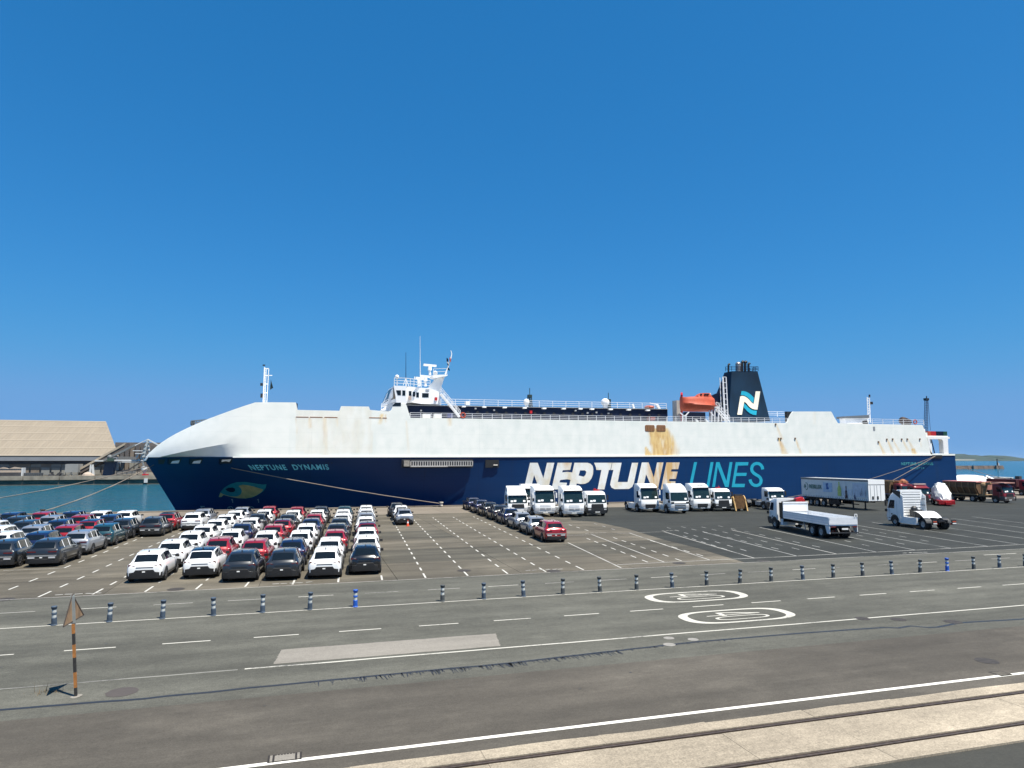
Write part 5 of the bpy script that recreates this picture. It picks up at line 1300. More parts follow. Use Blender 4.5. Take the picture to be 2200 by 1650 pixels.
    if visor:
        z0 = w1+.02; _, yf, yr, hf, _h = cab.at(z0)
        b = MB().grid([[(x, yf-.06*(abs(x)/hf)**2+.02, z0+.05), (x, yf+.20-.06*(abs(x)/hf)**2, z0-.02), (x, yf+.20-.06*(abs(x)/hf)**2, z0-.06)] for x in [(-.96+1.92*i/8)*hf for i in range(9)]])
        b.build('sun_visor', M_black if kind == 'tall' else paint, e, world=False)
        if kind == 'tall': cab.front(-.42,.42,z0+.16,z0+.34,.02,4,1).build('roof_hatch', M_black, e, world=False)
    if deflector:
        b = MB().grid([[(x, -.45-.05*(abs(x)/1.1)**2, zt-.25),(x*.97,-1.0,zt+.35),(x*.92,-1.9,zt+.62),(x*.92,-2.1,zt+.60)] for x in (-1.1,-.6,0,.6,1.1)])
        for sd in (-1,1): b.add([(sd*1.1,-.5,zt-.25),(sd*1.07,-1.0,zt+.35),(sd*1.01,-1.9,zt+.62),(sd*1.01,-2.1,zt+.6),(sd*1.1,-2.1,zt-.4)], [(0,1,2,3,4)])
        b.build('roof_deflector', paint, e, smooth=40, world=False)
    return cab
def chassis(e, L_, wheels, skirts=None, fifth=True, skirt_m=None):
    b = MB()
    for sd in (-1,1): b.bx(*sorted((sd*.34,sd*.46)),-L_,-.6,.72,.98)
    for k in range(6): y = -1.0-(L_-1.2)*k/5; b.bx(-.46,.46,y-.08,y+.08,.78,.92)
    b.build('frame', M_chassis, e, world=False)
    put_wheels(e, wheels)
    for y, d in wheels[1:]:
        for sd in (-1,1):
            n = 10; MB().grid([[(sd*x, y+.60*math.cos(math.pi*(.08+.84*i/n)), .5+.60*math.sin(math.pi*(.08+.84*i/n))) for i in range(n+1)] for x in (.62,1.24)]).build('mudguard', M_tdark, e, smooth=60, world=False, fix=False)
    if skirts:
        for sd in (-1,1): MB().bx(*sorted((sd*.62,sd*1.22)),skirts[0],skirts[1],.36,1.0).build('side_skirt', skirt_m or M_tw, e, world=False)
    if fifth: MB().cyl((0,-L_+1.6,1.0),(0,-L_+1.6,1.10),.42,n=14).bx(-.22,.22,-L_+.9,-L_+1.6,1.0,1.08).build('fifth_wheel', M_chassis, e, world=False)
    for sd in (-1,1): MB().bx(*sorted((sd*.62,sd*1.0)),-L_-.06,-L_,.55,.70).build('tail_lamp', M_red_l, e, world=False)
GT = 'white lorries parked by the ship'
LA = R(3.3)
def lorry(px, py, label, kind, paint, rz=None, L_=6.0, wheels=((-1.32,False),(-4.95,True)), skirts=(-4.2,-2.3), **k):
    g = G(px,py); e = empty('lorry', (g.x,g.y,0), math.pi-(rz if rz is not None else LA), label, 'lorry', GT)
    cab = build_cab(e, kind, paint, **k); chassis(e, L_, wheels, skirts); return e, cab
lorry(1113,1110,'white tractor unit with tall roof deflector, leftmost of the lorries','low',M_tw, lower=None, face='dark', visor=True, deflector=True)
lorry(1145,1103,'white tall-cab tractor unit half hidden behind the leftmost two lorries','tall',M_tw)
lorry(1172,1111,'white tall-cab tractor unit just behind the silver cars','tall',M_tw)
lorry(1234,1112,'white tall-cab tractor unit beside the dark-bumpered low cab','tall',M_tw)
e, c_ = lorry(1284,1109.5,'white low-cab lorry with charcoal bumper and red beacon, right of the left group','low',M_tw, lower=M_tdark, face='dark', visor=False)
MB().box((-.2,-.9,3.0),(.7,.3,.16)).cyl((.0,-.9,3.05),(.0,-.9,3.2),.12).build('red_beacon', M_red, e, world=False)
lorry(1398,1101,'white tall-cab tractor with dark lower grille, left of the right group','tall',M_tw, face='mesh')
lorry(1462,1104,'white round-roofed tractor with slotted grille, in front of the hull lettering','round',M_tw, face='slots', visor=False)
lorry(1510,1099.5,'white tall-cab tractor with dark grille and pale badge, third of the right group','tall',M_tw, face='mesh')
e, c_ = lorry(1556,1099,'white low-cab lorry with charcoal bumper next to the yellow loader','low',M_tw, lower=M_tdark, face='dark', visor=False)
MB().box((.4,-.8,2.98),(.5,.2,.12)).bar((.0,-.8,2.95),(.25,-.8,3.2),.08).build('red_beacon', M_red, e, world=False)
# yellow loader bucket arms
g = G(1592,1099); e = empty('wheel_loader', (g.x,g.y,0), math.pi-LA-.15, 'dirty yellow loader with raised-side bucket next to the lorries', 'loader')
M_yel = mat('machine_yellow', (.30,.15,.03), .7, var=.45, scale=3)
b = MB()
for sd in (-1,1):
    b.prism([(.1,.12),(.35,.10),(-.35,1.7),(-.8,2.0),(-1.0,1.85),(-.55,1.4)], lambda y,z,d: (d,y,z), sd*.75-.07, sd*.75+.07)
b.build('lift_arm', mat('arm_ochre',(.42,.26,.09),.7,var=.4,scale=4), e, world=False)
MB().bx(-.70,.70,-.75,-.15,.35,1.55).bx(-.6,.6,-.9,-.3,1.5,1.95).build('front_frame', mat('frame_brown',(.12,.06,.02),.8,var=.4,scale=4), e, world=False)
MB().bx(-1.1,1.1,-3.6,-1.0,.7,1.6).build('body', M_yel, e, world=False); MB().bx(-.5,.5,-.95,-.5,1.95,2.15).build('lamp_bar', M_tdark, e, world=False)
put_wheels(e, [(-1.3,False),(-3.0,False)], 1.0)
# white low cab chassis lorry with red crane behind
e, c_ = lorry(1672,1096,'white bare-chassis low-cab lorry behind the flatbed','low',M_tw, L_=8.0, wheels=((-1.32,False),(-5.6,True),(-6.9,True)), skirts=None, lower=M_tdark, face='dark', visor=True)
MB().bx(.55,1.15,-3.4,-2.2,.5,1.0).bx(-1.15,-.55,-3.2,-2.2,.5,.95).build('fuel_tank', M_grey, e, world=False)
# flatbed lorry with crane, seen from behind
p0, p1 = Vector((43.31,56.22)), Vector((41.92,48.5)); d_ = (p0-p1).normalized(); an = math.atan2(d_.x,d_.y)
nrm2 = Vector((d_.y,-d_.x)); ctr = p0 + nrm2*1.05 + d_*1.35
e = empty('flatbed_lorry', (ctr.x,ctr.y,0), -an, 'white flatbed lorry with drop sides, parked tail towards the road', 'lorry', GT)
build_cab(e, 'low', M_tw, lower=M_tdark, face='dark', visor=True)
chassis(e, 10.3, [(-1.35,False),(-7.75,True),(-9.15,True)], None, False)
MB().bx(-1.24,1.24,-10.55,-2.95,1.10,1.20).build('bed_floor', M_tw, e, world=False)
M_al = mat('drop_side_white', (.70,.72,.74), .4, var=.05, scale=3)
for sd in (-1,1):
    for k in range(3): MB().bx(*sorted((sd*1.235,sd*1.275)),-10.53,-2.98,1.21+k*.20,1.40+k*.20).build('side_board', M_al, e, world=False)
for k in range(3): MB().bx(-1.23,1.23,-10.60,-10.555,1.21+k*.20,1.40+k*.20).build('tail_board', M_al, e, world=False)
MB().bx(-1.24,1.24,-3.03,-2.97,1.2,2.62).build('headboard', M_al, e, world=False)
for z in (1.7,2.45): MB().bx(-1.2,1.2,-3.06,-3.031,z,z+.05).build('headboard_rib', M_grey, e, world=False)
b = MB()
for q in ((0,.0),(0,.28)): pass
b.bar((1.0,-10.62,1.80),(1.0,-10.62,2.05),.05).bar((1.2,-10.62,1.80),(1.2,-10.62,2.05),.05).bar((1.0,-10.62,2.05),(1.2,-10.62,2.05),.05).build('tail_handle', M_white, e, world=False)
M_crb = mat('crane_dark', (.035,.026,.018), .6, var=.35, scale=5)
MB().bx(-1.1,1.1,-2.75,-2.1,.75,1.15).bx(-1.15,-.75,-2.8,-2.1,1.1,2.5).bx(-.4,.1,-2.7,-2.15,1.1,2.2).bar((-1.0,-2.4,2.5),(.9,-2.5,2.75),.22).bx(.6,1.0,-2.7,-2.2,1.1,2.6).build('folded_crane', M_crb, e, world=False)
MB().prism([(.1,2.2),(.5,2.9),(1.5,3.05),(2.0,2.5),(1.9,2.2)], lambda x,z,d: (x*.62,d,z), -2.75, -2.2).build('crane_arm', M_red, e, world=False)
MB().bar((1.05,-2.5,2.95),(1.28,-2.5,2.2),.14).build('arm_tip', M_film, e, world=False)
for sd in (-1,1):
    MB().prism([(-9.9,1.08),(-10.55,1.08),(-10.55,.45),(-10.15,.45)], lambda y,z,d: (d,y,z), sd*1.22-.03, sd*1.22+.03).build('mud_flap', M_al, e, world=False)
    MB().bx(*sorted((sd*.62,sd*1.15)),-2.7,-2.3,.45,1.0).build('side_tank', M_al, e, world=False); MB().bar((sd*1.2,-6.5,1.05),(sd*1.2,-6.75,.45),.06).bar((sd*1.2,-6.75,.45),(sd*1.2,-3.0,.45),.05).build('side_guard', M_grey, e, world=False)
    MB().bx(*sorted((sd*.75,sd*1.15)),-10.67,-10.60,.98,1.10).build('tail_lamp', M_red_l, e, world=False)
MB().bx(-1.2,1.2,-10.75,-10.62,.50,.60).bar((-.5,-10.4,.95),(-.5,-10.7,.55),.08).bar((.5,-10.4,.95),(.5,-10.7,.55),.08).build('rear_underrun', M_tdark, e, world=False); MB().bx(-.2,.35,-10.64,-10.60,.78,.92).build('number_plate', M_plate, e, world=False)
# tractor unit seen from behind on the right
p0, p1 = Vector((56.48,54.91)), Vector((55.88,50.35)); an = R(9.5); d_ = Vector((math.sin(an),math.cos(an))); nrm2 = Vector((d_.y,-d_.x)); ctr = p0+nrm2*1.05+d_*1.35
e = empty('lorry', (ctr.x,ctr.y,0), -an, 'white tractor unit seen from behind, alone at the right, with open white cover', 'lorry', GT)
build_cab(e, 'round', M_tw, face='slots'); chassis(e, 6.3, [(-1.35,False),(-5.1,True)], (-4.35,-2.2))
for k in range(9): MB().bx(-1.0,1.0,-2.26,-2.205,1.15+k*.25,1.32+k*.25).build('back_panel_rib', M_tw, e, world=False); MB().bx(-.98,.98,-2.215,-2.206,1.325+k*.25,1.395+k*.25).build('panel_groove', M_grey, e, world=False)
for sd in (-1,1): 
    MB().prism([(-2.2,1.0),(-2.62,1.0),(-2.62,3.0),(-2.2,3.2)], lambda y,z,d: (d,y,z), sd*1.22-.02, sd*1.22+.02).build('side_fairing', M_tw, e, world=False)
    MB().bx(*sorted((sd*.75,sd*1.2)),-6.42,-6.34,.55,.98).build('tail_lamp_panel', M_tdark, e, world=False)
    for k in range(2): MB().bx(*sorted((sd*.80,sd*1.16)),-6.45,-6.421,.62+k*.17,.72+k*.17).build('tail_lamp', (M_orange,M_plate)[k == 0], e, world=False)
    b = MB()
MB().prism([(-2.3,3.42),(-1.2,3.62),(-1.2,3.3),(-2.3,2.75)], lambda y,z,d: (d,y,z), -1.26, -1.20).build('roof_fin_panel', M_tdark, e, world=False)
cv = []
for i in range(7):
    t = i/6; cv.append([(-.95+1.9*j/4, -3.5-1.5*t, 1.60-.55*t+.20*math.sin(t*math.pi)*(1 if j in (0,4) else .55)) for j in range(5)])
MB().grid(cv).build('white_cover', M_film, e, smooth=60, world=False); MB().bx(-.5,.4,-3.2,-2.5,1.0,1.7).sphere((-.3,-2.9,1.75),.32,8,6).build('air_tanks', M_tdark, e, world=False)
for z in (1.5,2.1,2.7): MB().bar((.98,-2.3,z),(1.3,-2.62,z),.06).build('fairing_bracket', M_black, e, world=False)

# ---- curtain-sided trailer
A_ = Vector((69.3,71.6)); an = R(3.0); d_ = Vector((math.sin(an),math.cos(an)))
tl = empty('semi_trailer', (A_.x+d_.y*1.25,A_.y-d_.x*1.25,0), -an, 'pale curtain-sided trailer with bottle pictures and green lettering, near the stern', 'trailer')
LT = 13.4
MB().bx(-1.25,1.25,.04,LT,1.25,1.32).bx(-1.2,1.2,.0,LT,3.86,3.95).bx(-1.2,1.2,LT-.08,LT,1.3,3.9).build('box_frame', M_tw, tl, world=False)
M_cur = mat('curtain_fabric', (.70,.73,.72), .6, var=.06, scale=1.5, bump=.2, bscale=3)
cu_ = []
for i in range(61):
    y = .12+(LT-.24)*i/60; cu_.append([(-1.25-.018*math.sin(i*1.9)-.02*math.sin(z*2+i*.3), y, z) for z in (1.28,1.6,2.2,2.8,3.4,3.72)])
MB().grid(cu_).build('curtain', M_cur, tl, smooth=60, world=False)
MB().grid([[(1.25, .12+(LT-.24)*i/2, z) for z in (1.28,3.72)] for i in range(3)]).build('curtain', M_cur, tl, world=False)
for sd in (-1,1): MB().bx(*sorted((sd*1.22,sd*1.29)),0,LT,3.72,3.80).build('curtain_rail', M_black, tl, world=False); MB().bx(*sorted((sd*1.20,sd*1.28)),0,LT,3.80,3.97).build('roof_rail', M_grey, tl, world=False)
for k in range(36): MB().bx(-1.31,-1.285,.3+k*.36,.34+k*.36,1.14,1.50).build('curtain_strap', M_grey, tl, world=False)
ew = mat('end_white', (.86,.86,.84), .4, var=.03)
MB().bx(-1.25,1.25,-.02,.06,1.25,3.30).build('end_wall', ew, tl, world=False); MB().bx(-1.25,1.25,-.05,.3,3.36,3.97).build('end_header', ew, tl, world=False)
for x in (-.95,-.35,.05,.6): MB().bx(x-.02,x+.02,-.045,-.021,1.28,3.26).build('end_rib', M_grey, tl, world=False)
for x in (-.62,.12): MB().bx(x-.12,x+.12,-.06,-.021,1.45,1.85).build('end_connector', M_black, tl, world=False)
b = MB()
for sd in (-1,1): b.bx(*sorted((sd*.45,sd*.6)),1.0,LT-.1,.95,1.25)
for k in range(8): b.bx(-1.2,1.2,.6+k*1.75,.7+k*1.75,1.1,1.24)
b.bx(-1.1,1.1,LT-.15,LT,.5,.9); b.build('underframe', M_chassis, tl, world=False)
put_wheels(tl, [(LT-2.0,False),(LT-3.35,False),(LT-4.7,False)], 1.02)
for sd in (-1,1):
    MB().bar((sd*.95,3.2,1.1),(sd*.95,3.2,.06),.14).bx(*sorted((sd*.8,sd*1.1)),3.05,3.35,0,.06).build('landing_leg', M_chassis, tl, world=False)
    MB().bx(*sorted((sd*.8,sd*1.18)),5.6,7.4,.55,1.05).build('pallet_box', M_chassis, tl, world=False)
    MB().bx(*sorted((sd*1.16,sd*1.19)),4.6,LT-5.4,.42,.54).build('side_guard', M_chassis, tl, world=False)
# print on the curtain : measured as fractions of the visible side (u from the far end, v from the top)
def cpt(u, v, off=0): return (-1.275-off, LT-.12-(LT-.24)*u, 3.70-2.40*v)
def cprint(name, poly, m_, hl=()): return MB().prism(poly, lambda a,b_,d: cpt(a,b_,d), .02, .026, hl).build(name, m_, tl, world=False)
M_gr = mat('print_green', (.015,.13,.09), .6, var=.15); M_pb = mat('print_blue', (.03,.12,.36), .6, var=.3); M_pl = mat('print_lime', (.50,.60,.18), .6, var=.2); M_pw = mat('print_wine', (.055,.012,.022), .6, var=.3); M_ps = mat('print_sky', (.40,.55,.72), .6, var=.15); M_pn = mat('print_navy', (.03,.055,.16), .6, var=.3)
tv_, tf_ = text_mesh('RESILUX', bold=.03)
MB().add([cpt(.135+.20*a, .53-.24*b_, .03) for a, b_ in tv_], tf_).build('lettering', M_gr, tl, world=False, fix=False)
MB().add([cpt(.135+.19*a, .60-.05*b_, .03) for a, b_ in text_mesh('packaging solutions')[0]], text_mesh('packaging solutions')[1]).build('lettering', M_grey, tl, world=False, fix=False) if False else None
cprint('underline', [(.135,.56),(.325,.56),(.325,.575),(.135,.575)], M_ps)
def arc(cu0, cv0, r0, r1, t0, t1, n=12): return [(cu0+r0*.19*math.cos(t0+(t1-t0)*i/n), cv0+r0*math.sin(t0+(t1-t0)*i/n)) for i in range(n+1)]+[(cu0+r1*.19*math.cos(t1+(t0-t1)*i/n), cv0+r1*math.sin(t1+(t0-t1)*i/n)) for i in range(n+1)]
cprint('logo_arc', arc(.07,.42,.24,.20,-1.5,1.5), M_gr); cprint('logo_arc', arc(.075,.42,.15,.11,1.9,4.6), M_gr); cprint('logo_arc', arc(.07,.42,.055,.001,0,6.2), M_gr)
cprint('picture', [(.36,.14),(.50,.14),(.50,.68),(.36,.68)], M_ps); 
MB().add([cpt(.405+(x)*.05, .20+y*.33, .04) for x, y in ((0,0),(.7,-.1),(.8,.1),(.6,.25),(.6,.5),(1,.8),(.7,1),(.1,1),(.1,.5))], [tuple(range(9))]).build('picture_bottle', M_pb, tl, world=False, fix=False)
def bottle(u, v0, v1, w, m_, neck=.35): 
    h = v1-v0; cprint('picture_bottle', [(u-w*.3,v0),(u+w*.3,v0),(u+w*.3,v0+h*neck*.7),(u+w,v0+h*(neck+.12)),(u+w,v1),(u-w,v1),(u-w,v0+h*(neck+.12)),(u-w*.3,v0+h*neck*.7)], m_)
cprint('picture', [(.80,.10),(.985,.10),(.985,.86),(.80,.86)], mat('print_pale',(.56,.62,.70),.6,var=.12)); cprint('picture', [(.64,.45),(.79,.45),(.79,.80),(.64,.80)], mat('print_mist',(.60,.66,.72),.6,var=.12))
bottle(.605,.06,.86,.026,M_pl); bottle(.705,.28,.98,.018,M_pw); bottle(.825,.62,.99,.011,M_pn); bottle(.905,.45,.80,.008,M_pn); bottle(.925,.36,.78,.008,M_pn); bottle(.955,.35,.72,.007,M_ps); bottle(.975,.44,.78,.008,M_pn)

# ---- brown tipper, red lorry, wrapped machine, spreader lorry
M_brn = mat('tipper_brown', (.13,.075,.038), .75, var=.35, scale=2.5); M_dust = mat('dusty_ochre', (.26,.17,.085), .8, var=.35, scale=3)
g = G(1955,1079); e = empty('tipper_lorry', (g.x,g.y,0), math.pi-R(2), 'brown tipper body with rusty arm, half hidden behind the white tractor', 'lorry')
MB().prism([(-1.25,1.2),(1.25,1.2),(1.3,3.1),(-1.3,3.1)], lambda x,z,d: (x,d,z), -8.5, -2.4).build('tipper_body', M_brn, e, world=False)
for k in range(6): MB().bx(1.28,1.34,-8.3+k*1.15,-8.15+k*1.15,1.2,3.1).build('body_rib', M_dust, e, world=False)
MB().bar((1.25,-8.5,3.16),(1.25,-1.6,3.16),.16).bar((-1.25,-8.5,3.16),(-1.25,-1.6,3.16),.16).build('top_rail', mat('rail_ochre',(.36,.24,.12),.7,var=.3), e, world=False)
MB().bx(-.9,.9,-2.2,-1.0,2.3,3.2).sphere((-.1,-1.2,3.0),.55,8,6).build('rusty_arm', mat('rusty_orange',(.30,.11,.05),.8,var=.35,scale=4), e, world=False)
build_cab(e, 'low', M_maroon, lower=M_tdark, face='dark', visor=False); put_wheels(e, [(-1.35,False),(-5.4,True),(-6.8,True)])
g = G(1986,1085.5); e = empty('lorry', (g.x,g.y,0), math.pi-R(8), 'small dark lorry with red front seen between the white tractor and the wrapped machine', 'lorry')
build_cab(e, 'low', M_maroon, lower=M_tdark, face='dark', visor=True); chassis(e, 6, [(-1.35,False),(-4.8,True)], None, False)
MB().bx(-1.2,1.2,-6.2,-2.0,1.05,1.3).bx(-1.15,1.15,-2.6,-1.85,2.9,3.0).build('load_bed', M_tdark, e, world=False); MB().bx(-.9,1.0,-.9,-.5,2.95,3.08).build('beacon_bar', mat('beacon_pale',(.55,.40,.33),.5), e, world=False)
g = G(2030,1086); e = empty('low_trailer', (g.x,g.y,0), math.pi-R(38), 'red low trailer under a machine wrapped in white plastic', 'trailer')
MB().bx(-1.1,1.1,-4.2,1.0,.55,.8).build('deck', mat('trailer_red',(.30,.016,.020),.6,var=.3,scale=3), e, world=False)
MB().bx(-1.0,1.0,.3,1.5,.25,.75).bx(-.5,.2,1.3,1.9,.2,.55).build('ramp', M_red, e, world=False); put_wheels(e, [(-3.0,False),(-1.9,False)], .95)
e = empty('wrapped_machine', (g.x,g.y,.8), math.pi-R(38), 'machine wrapped in creased translucent white plastic on the red trailer', 'machine')
wr = []
for i in range(15):
    t = i/14; y = -3.9+4.7*t; top = np.interp(t, [0,.08,.3,.5,.6,.72,.9,1], [.5,2.0,2.45,2.2,1.5,1.15,.95,.2]); w = np.interp(t, [0,.1,.5,.7,1], [.6,1.1,1.1,.95,.5]); row = []
    for j in range(17):
        a = math.pi*j/16; r_ = 1+.07*noise.noise(Vector((i*.9,j*.8,2)))+.04*math.sin(j*2.3+i*1.7)
        row.append((-w*math.cos(a)*r_*(1 if .1 < j/16 < .9 else 1.05), y+.1*math.sin(j*1.3), max(0, top*(math.sin(a)**.6)*r_)))
    wr.append(row)
b = MB().grid(wr); b.fan(wr[0]); b.fan(wr[-1]); b.build('plastic_wrap', mat('white_plastic',(.66,.68,.66),.3,var=.18,scale=2.5,bump=.6,bscale=5), e, smooth=25, world=False)
MB().bx(-1.12,.2,-3.8,-2.4,.05,.9).build('yellow_hood', mat('pale_yellow',(.42,.40,.20),.5,var=.3), e, world=False)
# spreader lorry
g = G(2171,1081.5)
e = empty('spreader_lorry', (g.x,g.y,0), math.pi+R(3), 'maroon-cab lorry with dusty brown hopper body at the right', 'lorry')
build_cab(e, 'low', M_maroon, lower=mat('dusty_grey',(.10,.09,.085),.8,var=.3), face='dark', visor=True); chassis(e, 9.6, [(-1.35,False),(-5.0,True),(-8.4,True)], None, False)
hp = MB().prism([(-.7,1.25),(.7,1.25),(1.25,2.2),(1.25,3.0),(-1.25,3.0),(-1.25,2.2)], lambda x,z,d: (x,d,z), -9.8, -4.2); hp.build('hopper', M_brn, e, world=False)
for k in range(6):
    for sd in (-1,1): MB().prism([(.7,1.2),(1.27,2.15),(1.30,3.0),(1.34,3.0),(1.34,2.1),(.8,1.1)], lambda x,z,d: (sd*x,d,z), -9.7+k*1.05, -9.58+k*1.05).build('hopper_rib', M_dust, e, world=False)
MB().bx(-1.3,1.3,-9.9,-4.1,3.0,3.14).build('hopper_cover', mat('cover_pink',(.42,.15,.13),.7,var=.2), e, world=False)
b = MB().bx(-1.2,1.2,-3.9,-2.4,.9,1.15).cyl((1.0,-3.2,1.1),(1.0,-3.0,2.4),.22,.30).sphere((1.0,-3.1,2.6),.5,8,6).bar((1.0,-3.3,2.7),(1.0,-2.0,2.95),.35).cyl((.9,-3.7,1.0),(.9,-3.6,2.6),.08)
b.build('conveyor_gear', M_dust, e, world=False); MB().box((.9,-3.0,2.42),(.5,.35,.12)).build('white_plate', M_film, e, world=False)
MB().bx(-1.15,1.15,-1.9,.1,2.98,3.12).build('roof_rack', mat('rack_pink',(.38,.20,.16),.7), e, world=False)
for sd in (-1,1): MB().bx(*sorted((sd*1.1,sd*1.2)),-9.4,-5.6,.6,.7).bx(*sorted((sd*1.0,sd*1.22)),-9.6,-4.2,1.05,1.2).build('side_guard', M_dust, e, world=False)
g = G(2262,1086); e = empty('conveyor_ramp', (g.x,g.y,0), .3, 'dark steel conveyor leaning beside the maroon lorry at the right edge', 'machine')
MB().bar((-2.6,0,2.4),(.8,-.6,.15),.12).bar((-2.6,1.0,2.4),(.8,.4,.15),.12).build('side_rail', M_chassis, e, world=False)
for k in range(8): t = k/7; MB().bar((-2.6+3.4*t,-.6*t,2.4-2.25*t),(-2.6+3.4*t,1.0-.6*t,2.4-2.25*t),.08).build('roller', M_grey, e, world=False)
MB().bar((-2.6,0,2.4),(-2.6,0,0),.1).bar((-2.6,1,2.4),(-2.6,1,0),.1).build('frame', M_tdark, e, world=False)
g = G(2196,1066); e = empty('lorry', (g.x+3,g.y,0), math.pi, 'dark maroon lorry body cut off by the right edge', 'lorry')
build_cab(e, 'low', M_maroon, lower=M_tdark, face='dark'); chassis(e, 8, [(-1.35,False),(-5.4,True)], None, False); MB().bx(-1.25,1.25,-8,-2.2,1.1,2.9).build('load_body', mat('deep_maroon',(.06,.012,.018),.7,var=.3), e, world=False)

# ================================================================== FAR SHORE ON THE LEFT
QF = 300.0
M_fq = ground_mat('far_quay_wall', (.20,.175,.135), (.13,.115,.09), .3, .3, .3, stain=.3)
tag(MB().bx(-700,60,QF,900,-8,0).build('far_quay', M_fq), kind='structure')
for k in range(24): MB().bx(-260+k*12,-260+k*12+11.7,QF-.6,QF-.01,-1.2,.35).build('quay_beam', mat('beam_concrete',(.26,.225,.175),.85,var=.3,scale=.4), bpy.data.objects['far_quay'])
wy, ry = QF+26, QF+62
M_roof = mat('corrugated_beige', (.225,.190,.142), .75, var=.10, scale=.6, stretch=(1,.1,.1)); M_roofl = mat('roof_batten', (.27,.23,.175), .7, var=.05)
ze = P(120,979,wy).z; zr = P(120,905,ry).z; XR = P(228,909,ry).x; _q = P(249,960,wy+.257*(ry-wy)).x; XE = XR+(_q-XR)/(1-.257)
wh = empty('warehouse', (-140,wy,0), 0, 'huge warehouse with beige corrugated roof across the water', 'warehouse')
XL = -420
MB().add([(XL,wy-1.5,ze),(XE,wy-1.5,ze),(XR,ry,zr),(XL,ry,zr),(XL,wy-1.5,ze-.5),(XE,wy-1.5,ze-.5)], [(0,1,2,3),(0,4,5,1)]).add([(XE,wy-1.5,ze),(XR,ry,ze),(XR,ry,zr)],[(0,1,2)]).add([(XL,ry,zr),(XR,ry,zr),(XR,ry,0),(XL,ry,0)],[(0,1,2,3)]).build('roof', M_roof, wh)
for k in range(90):
    x = XE-.6-k*1.35
    if x < -190: break
    t1 = min(1, max(.02, (XE-x)/(XE-XR))) 
    p = Vector((x,wy-1.5,ze)); q = Vector((x,wy-1.5+(ry-wy+1.5)*t1,ze+(zr-ze)*t1)); MB().bar(p+Vector((0,-.02,.03)), q+Vector((0,-.02,.03)), .20, .07).build('roof_sheet_rib', M_roof, wh)
for f in (.0,.20,.41,.62,.82,.995):
    y_, z_ = wy-1.5+(ry-wy+1.5)*f, ze+(zr-ze)*f; sl_ = Vector((0,ry-wy+1.5,zr-ze)).normalized(); nn_ = Vector((0,-sl_.z,sl_.y)); xe_ = XE+(XR-XE)*f-.3
    qb = MB().bar(Vector((XL,y_,z_))+nn_*.06+sl_*.3, Vector((xe_,y_,z_))+nn_*.06+sl_*.3, .9 if 0 < f < .99 else 1.1, .06)
    cm_ = Vector((0,y_,z_))+nn_*.06+sl_*.3; ang_ = math.atan2(sl_.z, sl_.y); mrot = Matrix.Rotation(ang_,4,'X')
    qb.v = [tuple(mrot @ (Vector(v)-cm_) + cm_) for v in qb.v]; qb.build('roof_batten', M_roofl, wh)
MB().bx(XL,XE-1,wy,ry-2,0,ze-.3).build('wall', mat('wall_panel',(.17,.165,.15),.8,var=.12,scale=.2), wh)
zf0 = P(120,990,wy).z
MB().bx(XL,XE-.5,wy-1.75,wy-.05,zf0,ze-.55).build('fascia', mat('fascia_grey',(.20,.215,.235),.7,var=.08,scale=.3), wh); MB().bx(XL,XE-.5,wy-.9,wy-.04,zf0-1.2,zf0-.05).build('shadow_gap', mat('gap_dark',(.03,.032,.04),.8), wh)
pc = [mat('panel_a',(.22,.215,.19),.8,var=.1,scale=.3), mat('panel_b',(.17,.14,.11),.8,var=.15,scale=.3), mat('panel_c',(.20,.205,.195),.8,var=.1,scale=.3)]
rw = random.Random(8)
for k in range(34):
    x = XE-3-k*3.7; MB().bx(x-3.5,x,wy-.25,wy-.02,3.6,zf0-1.4).build('wall_panel', rw.choice(pc), wh); MB().bx(x-3.3,x-.3,wy-.4,wy-.26,.2,3.3).build('door', rw.choice(pc), wh)
def FB(name, px0, px1, py0, py1, Y, dep, m_, par=None):
    a, b_ = P(px0,py1,Y), P(px1,py0,Y); return MB().bx(a.x,b_.x,Y,Y+dep,max(a.z,0) if py1 > 1020 else a.z,b_.z).build(name, m_, par)
M_st = mat('site_steel', (.16,.17,.17), .7, .1, .2, .5); M_dk = mat('site_dark', (.045,.045,.05), .8, var=.3, scale=.5); M_wt = mat('site_white', (.55,.56,.55), .6, var=.1, scale=.5); M_tan = mat('site_tan', (.42,.34,.27), .8, var=.15, scale=.4)
def thing(name, label, cat, px, Y): return empty(name, P(px,1020,Y)*1, 0, label, cat)
def E_(name, label, cat, px, Y):
    p = P(px,1020,Y); return empty(name, (p.x,Y,0), 0, label, cat)
o = E_('covered_wagon', 'tan tented wagon on the far quay at the left edge', 'wagon', 22, QF+6)
b = MB(); xs_ = [P(q,1010,QF+6).x for q in (-6,6,18,31,46)]; zt = [P(20,q,QF+6).z for q in (1007,1003.5,1007,1003,1005)]
for i in range(4): b.add([(xs_[i],QF+6,zt[i]),(xs_[i+1],QF+6,zt[i+1]),(xs_[i+1],QF+9,zt[i+1]-.3),(xs_[i],QF+9,zt[i]-.3),(xs_[i],QF+6,3),(xs_[i+1],QF+6,3)], [(0,1,2,3),(0,4,5,1)])
b.build('canopy', M_tan, o); MB().bx(xs_[0],xs_[-1],QF+6.2,QF+9,.6,2.8).build('body', M_tan, o); MB().bx(xs_[0],xs_[-1],QF+6.1,QF+9,.0,1.6).build('chassis', M_dk, o); MB().bx(xs_[-1],xs_[-1]+.4,QF+6,QF+9,0,zt[-1]).build('end_post', M_wt, o)
o = E_('container', 'dark slate container on the far quay right of the tented wagon', 'container', 68, QF+7); FB('shell', 50.5,87,1016,1027,QF+7,3,mat('slate_box',(.06,.07,.08),.7,var=.15,scale=.5),o)
